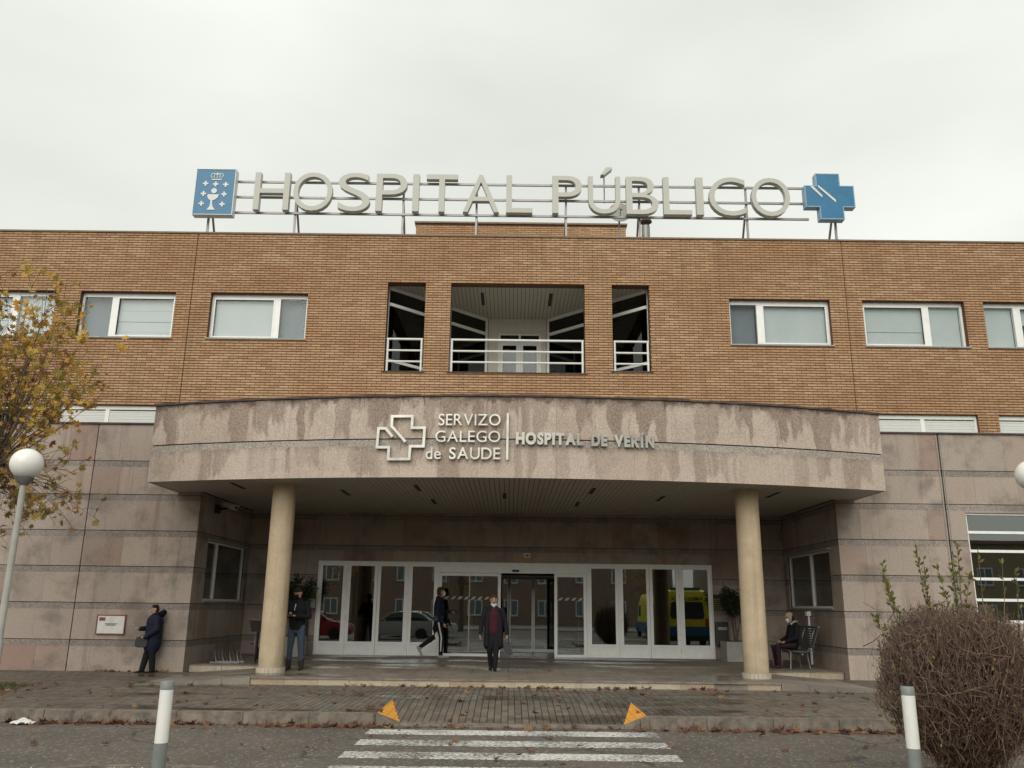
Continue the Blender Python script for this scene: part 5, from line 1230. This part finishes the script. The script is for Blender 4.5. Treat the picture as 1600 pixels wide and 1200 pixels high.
        for reg, pts, rad, side in s.pr:
            if reg not in regs: regs.append(reg)
            k = regs.index(reg)
            for a, b, ra, rb in zip(pts[:-1], pts[1:], rad[:-1], rad[1:]):
                A = np.array(a); Bv = np.array(b) - A; L2 = max(1e-9, Bv @ Bv); t = np.clip(((cen - A) @ Bv) / L2, 0, 1); c_ = A + t[:, None] * Bv; d = cen - c_
                rx_ = ra[0] + (rb[0] - ra[0]) * t; ry_ = ra[1] + (rb[1] - ra[1]) * t
                if side is None: sd_ = np.linalg.norm(d, axis=1) - rx_
                else:
                    sv = np.array(side); ax_ = Bv / math.sqrt(L2); sv = sv - ax_ * (sv @ ax_); sv = sv / np.linalg.norm(sv); fv = np.cross(ax_, sv)
                    mn = np.minimum(rx_, ry_); sd_ = (np.sqrt((d @ sv / rx_) ** 2 + (d @ fv / ry_) ** 2 + (d @ ax_ / mn) ** 2) - 1) * mn
                m_ = sd_ < best; best[m_] = sd_[m_]; bi[m_] = k
        me2.materials.clear()
        for r in regs: me2.materials.append(PM[r])
        me2.polygons.foreach_set('material_index', bi.tolist()); me2.polygons.foreach_set('use_smooth', [True] * nf); me2.name = 'person'
        o = bpy.data.objects.new(name, me2); C.objects.link(o); o.location = s.root; WL[o.name] = s.root
        return tag(o, label, 'person')
# woman leaning against the stone wall, facing left
b = Body((-8.27, 20.66, .195), (-.9, -.42), .86); PW_ = b
def world_look(bd, ang):                                         # look direction in body axes
    return (math.cos(R(ang)), math.sin(R(ang)))
b.head((.05, 0, 1.63), world_look(b, 10), 'hairb', .08)
b.limb('skin', [(.0, 0, 1.46), (.02, 0, 1.56)], [.055, .05])
b.flat('navy', [((.02, 0, .68), .24, .215), ((.01, 0, .9), .245, .22), ((.0, 0, 1.1), .24, .21), ((-.01, 0, 1.3), .235, .195), ((-.03, 0, 1.42), .19, .14), ((-.02, 0, 1.47), .12, .10)])
for z in (.8, .92, 1.04, 1.16, 1.28): b.flat('navy', [((.006, 0, z - .03), .249, .224), ((.006, 0, z + .03), .249, .224)])
for i in range(9): a = R(40 * i); b.limb('fur', [(-.05 + .115 * math.cos(a), .13 * math.sin(a), 1.50 - .03 * math.cos(a)), (-.05 + .12 * math.cos(a) - .01, .135 * math.sin(a), 1.53 - .04 * math.cos(a))], [.06, .055])
b.limb('fur', [(-.16, .05, 1.50), (-.19, 0, 1.56), (-.16, -.05, 1.5)], [.075, .085, .075])
b.arm('navy', (-.02, .2, 1.39), (-.03, .30, 1.12), (.22, .22, .92), .085); b.arm('navy', (-.01, -.2, 1.39), (.14, -.27, 1.14), (.36, -.08, 1.13), .085)
b.hand((.25, .21, .915), (.8, -.35, -.3), (0, -1, 0)); b.hand((.38, -.07, 1.13), (.75, .45, .25), (0, 0, -1), curl=.9)
b.leg('blackc', (0, .09, .86), (.0, .12, .48), (-.04, .13, .09), .12, .09, .075); b.leg('blackc', (0, -.09, .86), (.12, -.06, .48), (.2, -.03, .09), .12, .09, .075)
b.foot((-.04, .13, .075), (1, .15, 0), 'blackc'); b.foot((.2, -.03, .075), (1, -.15, 0), 'blackc')
b.build('person', 'person in a navy padded coat with fur hood leaning on the stone wall')
HB = tag(empty('handbag', (-8.27, 20.66, .195)), 'small dark grey shoulder bag held at the hip by the person in navy', 'bag')
def bp(a, l_, z): v = PW_.P((a, l_, z)); return Vector((-8.27, 20.66, .195)) + v
k = MB(); c0 = bp(.31, .12, .80); fx, lx = PW_.f, PW_.l
prof = [(-.12, -.10), (-.06, -.125), (.06, -.125), (.12, -.10), (.135, 0), (.11, .1), (-.11, .1), (-.135, 0)]
vs = []
for w_ in (-.045, .045):
    for u, v in prof: vs.append(c0 + fx * u + lx * (w_ + .03) + Vector((0, 0, v)))
n = len(prof); k.add(vs, [tuple(range(n)), tuple(range(2 * n - 1, n - 1, -1))] + [(i, i + n, (i + 1) % n + n, (i + 1) % n) for i in range(n)]); k.build('pouch', plain('grey leather', (.045, .045, .047), .35), HB, tuple(c0), False)
k = MB(); k.tube([c0 + Vector((0, 0, .09)) + fx * .1, bp(.2, .15, 1.0), bp(.16, .06, 1.2), bp(.05, -.12, 1.42)], .006, 5); k.tube([c0 + Vector((0, 0, .09)) - fx * .1, bp(.14, .2, .95)], .006, 5); k.build('strap', M['black'], HB, tuple(c0))
k = MB(); k.box(c0.x - .02, c0.x + .02, c0.y - .065, c0.y - .05, c0.z - .02, c0.z + .02); k.build('clasp', M['white'], HB, tuple(c0))

# man beside the left column looking at his phone
rt_ = (-4.83, 20.15, zf(20.15)); b = Body(rt_, (-.22, -1), 1.03)
b.head((.07, 0, 1.615), world_look(b, -8), 'hairb', .55, mask='dmask'); b.limb('skin', [(.0, 0, 1.45), (.045, 0, 1.56)], [.06, .056])
b.flat('blackc', [((.0, 0, .90), .185, .135), ((.01, 0, 1.08), .19, .14), ((.01, 0, 1.28), .205, .15), ((.0, 0, 1.41), .185, .11), ((.01, 0, 1.48), .09, .08)])
b.arm('blackc', (0, .20, 1.40), (.03, .285, 1.12), (.29, .10, 1.13), .066); b.arm('blackc', (0, -.20, 1.40), (.03, -.285, 1.12), (.29, -.08, 1.13), .066)
b.hand((.30, .10, 1.13), (.6, -.7, .15), (0, -.3, .9), curl=.6); b.hand((.30, -.08, 1.13), (.6, .6, .2), (0, .3, .9), curl=.6)
b.limb('stripe', [(.155, -.01, 1.26), (.14, .0, 1.38)], [.012, .01])
b.leg('jeans', (0, .1, .9), (.02, .13, .49), (-.01, .15, .12), .098, .068, .058); b.leg('jeans', (0, -.1, .9), (.04, -.11, .49), (.03, -.13, .12), .098, .068, .058)
b.flat('jeans', [((0, 0, .84), .165, .115), ((0, 0, .92), .17, .12)])
b.foot((-.01, .15, .085), (1, .35, 0), 'boots', .2); b.foot((.03, -.13, .085), (1, -.2, 0), 'boots', .2); b.limb('boots', [(-.01, .15, .2), (-.01, .15, .08)], [.066, .06]); b.limb('boots', [(.03, -.13, .2), (.03, -.13, .08)], [.066, .06])
b.build('person', 'person in black jacket and blue jeans looking at a phone beside the column')
k = MB(); c0 = Vector(rt_) + b.P((.40, .0, 1.165)); k.bar(c0 - b.l * .07, c0 + b.l * .07, .075, .012); tag(k.build('phone', M['black'], None, tuple(c0)), 'black phone held in both hands beside the left column', 'phone')

# man walking right past the doors
rt_ = (-1.96, 24.35, zf(24.35)); b = Body(rt_, (1, .06), 1.07)
b.head((.06, 0, 1.625), world_look(b, 0), 'hairr', .0, mask='mask'); b.limb('skin', [(.0, 0, 1.45), (.03, 0, 1.57)], [.06, .056])
b.flat('sweat', [((.0, 0, .95), .165, .135), ((.01, 0, 1.1), .165, .135), ((.02, 0, 1.28), .19, .145), ((.01, 0, 1.41), .17, .11), ((.0, 0, 1.47), .09, .08)]); b.flat('hem', [((.0, 0, .96), .172, .142), ((.0, 0, 1.0), .172, .142)])
b.arm('sweat', (0, -.19, 1.39), (-.02, -.25, 1.1), (.13, -.24, .87), .06); b.arm('sweat', (0, .19, 1.39), (.06, .22, 1.12), (.30, .18, 1.14), .06)
b.hand((.14, -.24, .86), (.35, 0, -.9), (.6, .4, 0)); b.hand((.31, .18, 1.14), (.95, 0, -.05), (0, 0, -1), curl=.8)
b.flat('blackc', [((0, 0, .84), .15, .12), ((0, 0, .94), .155, .125)])
b.leg('blackc', (.02, -.09, .88), (.10, -.09, .50), (.09, -.09, .1), .095, .066, .056); b.leg('blackc', (-.02, .09, .88), (-.10, .09, .50), (-.42, .09, .27), .095, .066, .052)
b.limb('stripe', [(.02, -.172, .86), (.10, -.145, .5), (.09, -.134, .17)], [.022, .02, .018])
b.foot((.09, -.09, .085), (1, 0, 0), 'shoes', .19); b.foot((-.43, .09, .24), (.5, 0, -.85), 'shoes', .19)
b.build('person', 'person in dark sweatshirt and striped track trousers walking past the glass doors')

# woman walking out of the entrance towards the camera
rt_ = (-.36, 20.55, zf(20.55)); b = Body(rt_, (.03, -1), .965)
b.head((.04, 0, 1.62), world_look(b, 0), 'hairr', .12, chin=True); b.limb('skin', [(.0, 0, 1.45), (.02, 0, 1.56)], [.055, .052])
b.flat('coat', [((-.06, 0, .55), .23, .12), ((-.04, 0, .75), .225, .13), ((-.02, 0, .95), .215, .135), ((-.02, 0, 1.1), .205, .13), ((-.02, 0, 1.28), .205, .135), ((-.02, 0, 1.40), .18, .10), ((-.01, 0, 1.46), .10, .08)])
for s_ in (-1, 1): b.flat('coat', [((.0, s_ * .165, .58), .075, .12), ((.02, s_ * .16, .9), .07, .14), ((.04, s_ * .145, 1.2), .065, .12), ((.05, s_ * .09, 1.42), .05, .07)])
b.flat('maroon', [((.03, 0, .90), .125, .115), ((.04, 0, 1.1), .13, .12), ((.045, 0, 1.28), .13, .125), ((.03, 0, 1.4), .09, .085)])
b.arm('coat', (-.01, .20, 1.38), (-.02, .285, 1.1), (.04, .315, .84), .068); b.arm('coat', (-.01, -.20, 1.38), (-.02, -.285, 1.1), (.04, -.315, .84), .068)
b.hand((.045, .318, .83), (.1, .05, -1), (.2, -1, 0), curl=.8); b.hand((.045, -.318, .83), (.1, -.05, -1), (.2, 1, 0), curl=.6)
b.leg('blackc', (.0, .085, .88), (.10, .07, .48), (.16, .04, .1), .1, .07, .058); b.leg('blackc', (0, -.085, .88), (-.0, -.09, .48), (-.14, -.05, .12), .1, .07, .058)
b.foot((.16, .04, .085), (1, .05, 0), 'blackc'); b.foot((-.14, -.05, .11), (1, -.1, -.35), 'blackc')
b.build('person', 'person in long open black coat and maroon sweater walking out of the entrance')
TB = tag(empty('carried_bag', tuple(Vector(rt_) + b.P((.05, .33, .4)))), 'black bag hanging from the hand of the person leaving the entrance', 'bag')
c0 = Vector(rt_) + b.P((.06, .33, .58)); k = MB(); k.hexa([c0 + Vector(v) for v in ((-.06, -.05, -.17), (.13, -.05, -.22), (.13, .05, -.22), (-.06, .05, -.17))], [c0 + Vector(v) for v in ((-.08, -.04, .07), (.07, -.04, .05), (.07, .04, .05), (-.08, .04, .07))]); k.build('bag_body', M['black'], TB, tuple(c0))
k = MB(); k.tube([c0 + Vector((-.06, 0, .06)), c0 + Vector((-.01, 0, .17)), c0 + Vector((.05, 0, .05))], .007, 5); k.build('handle', M['black'], TB, tuple(c0))

# man sitting on the bench
rt_ = (7.12, 22.3, zf(22.3)); b = Body(rt_, (-1, -.1), 1.0)
b.head((.03, 0, 1.20), world_look(b, 6), 'hairb', .22, mask='mask', cap=True); b.limb('skin', [(-.05, 0, 1.05), (.0, 0, 1.14)], [.06, .055])
b.flat('blackc', [((.0, 0, .53), .18, .14), ((-.02, 0, .7), .185, .145), ((-.06, 0, .9), .2, .145), ((-.07, 0, 1.02), .18, .11), ((-.06, 0, 1.09), .10, .085)])
b.limb('collar', [(.03, .08, 1.06), (-.06, .1, 1.12), (-.14, .05, 1.12), (-.14, -.05, 1.12), (-.06, -.1, 1.12), (.03, -.08, 1.06)], .03)
b.arm('blackc', (-.06, .2, 1.0), (-.02, .27, .74), (.22, .17, .64), .066); b.arm('blackc', (-.06, -.2, 1.0), (-.02, -.27, .74), (.22, -.17, .64), .066)
b.hand((.23, .165, .64), (.9, -.3, -.2), (0, 0, -1)); b.hand((.23, -.165, .64), (.9, .3, -.2), (0, 0, -1))
b.leg('mtrous', (.02, .1, .55), (.44, .13, .53), (.42, .13, .1), .09, .075, .06); b.leg('mtrous', (.02, -.1, .55), (.44, -.12, .53), (.38, -.12, .1), .09, .075, .06)
b.foot((.42, .13, .085), (1, .2, 0), 'boots', .19); b.foot((.38, -.12, .085), (1, -.1, 0), 'boots', .19)
b.build('person', 'person in beige cap and black jacket sitting on the metal bench')
LB2 = tag(empty('litter_bin', (-5.86, 24.95, .4)), 'black wall litter bin between the left planter and the doors', 'bin')
k = MB(); k.box(-6.02, -5.72, 24.9, 25.15, .78, 1.42); k.build('bin_body', M['black'], LB2, (-5.9, 25, .78)); k = MB(); k.box(-5.99, -5.75, 24.885, 24.898, 1.2, 1.28); k.build('ash_slot', M['galv'], LB2, (-5.9, 24.89, 1.2))

# ------------------------------------------------------------------ across the road (seen mirrored in the glass)
def facade(x0, x1, y, h, wall, lb, nfl, nwin, seed):
    rn = random.Random(seed); t = tag(empty('apartment_building', ((x0 + x1) / 2, y, 0)), lb, 'building')
    box('wall', t, (x0, x1, y - 9, y, 0, h), wall); box('roof', t, (x0 - .4, x1 + .4, y - 9.4, y + .4, h + .003, h + .3), M['roofcop'])
    for f in range(nfl):
        for i in range(nwin):
            wx = x0 + (x1 - x0) * (i + .5) / nwin; z0 = 1.0 + f * 3.0
            k = MB()
            for a, b_, c, d in ((-.65, .65, 0, .08), (-.65, .65, 1.32, 1.4), (-.65, -.57, .08, 1.32), (.57, .65, .08, 1.32), (-.04, .04, .08, 1.32)): k.box(wx + a, wx + b_, y + .002, y + .05, z0 + c, z0 + d)
            w_ = k.build('window', M['white'], t, (wx, y, z0)); piece('pane', w_, (wx - .57, wx + .57, y + .005, y + .02, z0 + .08, z0 + 1.32), M['curtain']); piece('window_sill', w_, (wx - .75, wx + .75, y + .003, y + .12, z0 - .08, z0 - .003), M['concrete'])
facade(-18, 15, -30, 7.2, plain('pink render', (.25, .17, .135), .85, var=.08, sc=1), 'long pink rendered block across the road, mirrored in the doors', 2, 10, 1)
facade(-48, -21, -32, 7.0, plain('grey render', (.2, .185, .165), .85, var=.08, sc=1), 'grey rendered block across the road on the left, mirrored in the doors', 2, 8, 2)
facade(19, 48, -31, 7.4, plain('ochre render', (.30, .24, .16), .85, var=.08, sc=1), 'ochre rendered block across the road on the right, mirrored in the glass', 2, 9, 3)
fp = MB(); fp.box(-70, 70, -29.9, -15.95, -.02, .12); tag(fp.build('far_pavement', M['concrete']), kind='structure')
for x, y, sd_, lb in ((-11.5, -14.5, 31, 'plane tree across the road mirrored in the leftmost door panes'), (-3.5, -13.5, 33, 'plane tree across the road mirrored in the sliding door'), (10.5, -14, 35, 'plane tree across the road mirrored in the rightmost door panes')): plane_tree(x, y, 3.4, lb, sd_, 1500, 44)
CARG = plain('car glass', (.02, .024, .026), .08, var=.1)
def wheel(t, x, y, r, sx):
    k = MB(); k.lathe([(r * .62, -.1), (r * .96, -.1), (r, -.07), (r, .07), (r * .96, .1), (r * .62, .1)], 24); k.v = [(x + z, y + a, r + b_) for a, b_, z in k.v]; w_ = lp(k, 'wheel', M['rubber'], t)
    k = MB(); k.lathe([(r * .6, -.09), (r * .62, .0), (r * .6, .09)], 18); k.v = [(x + z * 1.05, y + a, r + b_) for a, b_, z in k.v]; lp(k, 'rim', M['galv'], w_)
def car(x, y, rz, paint, lb):
    t = tag(empty('parked_car', (x, y, 0), rz), lb, 'car', 'cars parked along the road')
    def loft(st, mb):                                             # stations along y: (y, half width, z0, z1, top half width)
        vs = []
        for yy, w, a, b_, tw in st: vs += [(-w * .94, yy, a), (w * .94, yy, a), (w, yy, a + (b_ - a) * .45), (tw, yy, b_), (-tw, yy, b_), (-w, yy, a + (b_ - a) * .45)]
        fs = [tuple(range(5, -1, -1)), tuple((len(st) - 1) * 6 + i for i in range(6))]
        for i in range(len(st) - 1):
            for j in range(6): fs.append((i * 6 + j, i * 6 + (j + 1) % 6, (i + 1) * 6 + (j + 1) % 6, (i + 1) * 6 + j))
        mb.add(vs, fs)
    k = MB(); loft([(-2.12, .68, .34, .60, .62), (-2.05, .82, .24, .74, .76), (-1.6, .87, .2, .86, .78), (-.95, .88, .2, .95, .80), (.9, .88, .2, .98, .80), (1.75, .87, .22, .99, .78), (2.05, .80, .28, .93, .74), (2.12, .7, .38, .7, .66)], k); lp(k, 'body', paint, t)
    k = MB(); loft([(-1.0, .79, .94, .97, .77), (-.45, .80, .95, 1.34, .62), (.1, .8, .95, 1.44, .60), (.9, .8, .95, 1.42, .59), (1.45, .78, .95, 1.24, .60), (1.85, .74, .95, 1.0, .70)], k); lp(k, 'glasshouse', CARG, t)
    k = MB(); k.hexa([(-.63, -.45, 1.345), (.63, -.45, 1.345), (.6, 1.35, 1.29), (-.6, 1.35, 1.29)], [(-.6, -.3, 1.42), (.6, -.3, 1.42), (.57, 1.1, 1.42), (-.57, 1.1, 1.42)]); k.hexa([(-.6, .0, 1.42), (.6, .0, 1.42), (.57, 1.0, 1.42), (-.57, 1.0, 1.42)], [(-.52, .1, 1.475), (.52, .1, 1.475), (.5, .9, 1.46), (-.5, .9, 1.46)]); lp(k, 'roof', paint, t)
    k = MB()
    for s_ in (-1, 1):
        k.bar((s_ * .81, -.98, .96), (s_ * .63, -.42, 1.36), .05, .05); k.bar((s_ * .815, .35, .96), (s_ * .625, .35, 1.41), .04, .07); k.bar((s_ * .79, 1.8, .98), (s_ * .61, 1.3, 1.32), .06, .09)
    lp(k, 'pillars', paint, t)
    for s_ in (-1, 1):
        for yy in (-1.32, 1.3): wheel(t, s_ * .80, yy, .31, s_)
        k = MB(); k.hexa([(s_ * .45 - .12, -2.13, .56), (s_ * .45 + .12, -2.13, .56), (s_ * .62 + .1, -1.9, .6), (s_ * .62 - .1, -1.9, .6)], [(s_ * .45 - .12, -2.08, .70), (s_ * .45 + .12, -2.08, .70), (s_ * .62 + .1, -1.85, .76), (s_ * .62 - .1, -1.85, .76)]); lp(k, 'headlight', M['signwhite'], t, False)
        k = MB(); k.box(s_ * .62 - .15, s_ * .62 + .15, 2.0, 2.13, .70, .86); lp(k, 'tail_light', plain('red lens', (.5, .015, .015), .25) if 'red lens' not in bpy.data.materials else bpy.data.materials['red lens'], t, False)
        k = MB(); k.box(s_ * .95 - .07, s_ * .95 + .07, -.72, -.6, .95, 1.06); lp(k, 'mirror', paint, t, False)
    k = MB(); k.box(-.26, .26, 2.115, 2.14, .5, .61); lp(k, 'number_plate', M['paper'], t, False)
def paintm(n, c): return plain(n, c, .22, var=.03)
car(-10.6, 2.6, R(90), paintm('red paint', (.28, .025, .03)), 'red hatchback parked at the road, mirrored in the leftmost door pane'); car(-6.0, 2.2, R(-90), paintm('silver paint', (.40, .41, .41)), 'silver hatchback parked at the road, mirrored in the left doors'); car(-5.2, -1.8, R(90), paintm('white paint', (.62, .63, .62)), 'white hatchback parked behind the silver one, mirrored beside the sliding door')
def ambulance(x, y, lb):
    t = tag(empty('ambulance', (x, y, 0)), lb, 'ambulance', 'yellow ambulances at the road')
    YEL = plain('ambulance yellow', (.62, .56, .03), .35, var=.05) if 'ambulance yellow' not in bpy.data.materials else bpy.data.materials['ambulance yellow']
    BLU = plain('ambulance blue', (.015, .10, .22), .35, var=.05) if 'ambulance blue' not in bpy.data.materials else bpy.data.materials['ambulance blue']
    prof = [(0, .42), (0, .98), (-5.6, .98), (-5.75, .85), (-5.8, .5), (-5.6, .35), (-.1, .35)]
    k = MB(); vs = [(sx * 1.0, a, z) for sx in (-1, 1) for a, z in prof]; n = len(prof)
    k.add(vs, [tuple(range(n)), tuple(range(2 * n - 1, n - 1, -1))] + [(i, i + n, (i + 1) % n + n, (i + 1) % n) for i in range(n)]); lp(k, 'lower_body', BLU, t, False)
    k = MB(); sec = []
    for yy, w, zt_, tw in ((0.0, .99, 2.35, .80), (-.06, .995, 2.55, .84), (-.3, .995, 2.62, .86), (-3.6, .995, 2.62, .86), (-4.3, .98, 2.3, .80), (-4.9, .96, 1.62, .78), (-5.55, .9, 1.12, .8)):
        sec.append([(-w, yy, .982), (w, yy, .982), (w, yy, .982 + (zt_ - .982) * .55), (w * .97, yy, .982 + (zt_ - .982) * .86), (tw, yy, zt_), (-tw, yy, zt_), (-w * .97, yy, .982 + (zt_ - .982) * .86), (-w, yy, .982 + (zt_ - .982) * .55)])
    vs = [v for s_ in sec for v in s_]; fs = [tuple(range(8)), tuple((len(sec) - 1) * 8 + i for i in range(7, -1, -1))]
    for i in range(len(sec) - 1):
        for j in range(8): fs.append((i * 8 + j, (i + 1) * 8 + j, (i + 1) * 8 + (j + 1) % 8, i * 8 + (j + 1) % 8))
    k.add(vs, fs); lp(k, 'upper_body', YEL, t)
    k = MB(); win = [(-.72, 1.32), (-.8, 1.45), (-.74, 2.0), (-.66, 2.08), (.66, 2.08), (.74, 2.0), (.8, 1.45), (.72, 1.32)]; k.prism([(-a, z) for a, z in win], .004, .012); lp(k, 'rear_window', CARG, t, False)
    k = MB(); ws = [adv(c, .01)[0] for c in 'AMBULANCIA']; tot = sum(ws) + .12 * 9; x_ = -.74
    for c, w_ in zip('AMBULANCIA', ws):
        s_ = 1.48 / tot; glyph_box(k, c, x_, x_ + w_ * s_, 2.13, 2.3, .004, .010, .01); x_ += (w_ + .12) * s_
    k.v = [(-a, b_, c) for a, b_, c in k.v]; lp(k, 'lettering', M['black'], t, False)
    k = MB(); k.box(-.7, .7, -.5, -.3, 2.625, 2.74); lp(k, 'light_bar', BLU, t, False); k = MB(); k.box(-1.0, 1.0, -.05, .1, .36, .58); lp(k, 'bumper', M['black'], t, False)
    for s_ in (-1, 1):
        for yy in (-1.1, -4.7): wheel(t, s_ * .9, yy, .34, s_)
        k = MB(); k.box(s_ * .9 - .07, s_ * .9 + .07, .003, .03, 1.0, 1.35); lp(k, 'tail_light', bpy.data.materials['red lens'], t, False)
        k = MB(); k.prism([(-4.2, 1.35), (-3.3, 1.35), (-3.3, 2.0), (-3.9, 2.0)], 0, .01); k.v = [(s_ * 1.0 + .01 * s_, a, c) for a, b_, c in k.v[:4]] + [(s_ * .96, a, c) for a, b_, c in k.v[4:]]; lp(k, 'side_window', CARG, t, False)
    return t
ambulance(8.25, 9.6, 'yellow and blue ambulance by the right kerb, mirrored large in the rightmost door pane'); ambulance(9.4, -2.5, 'yellow and blue ambulance standing farther back, mirrored small in the right doors')
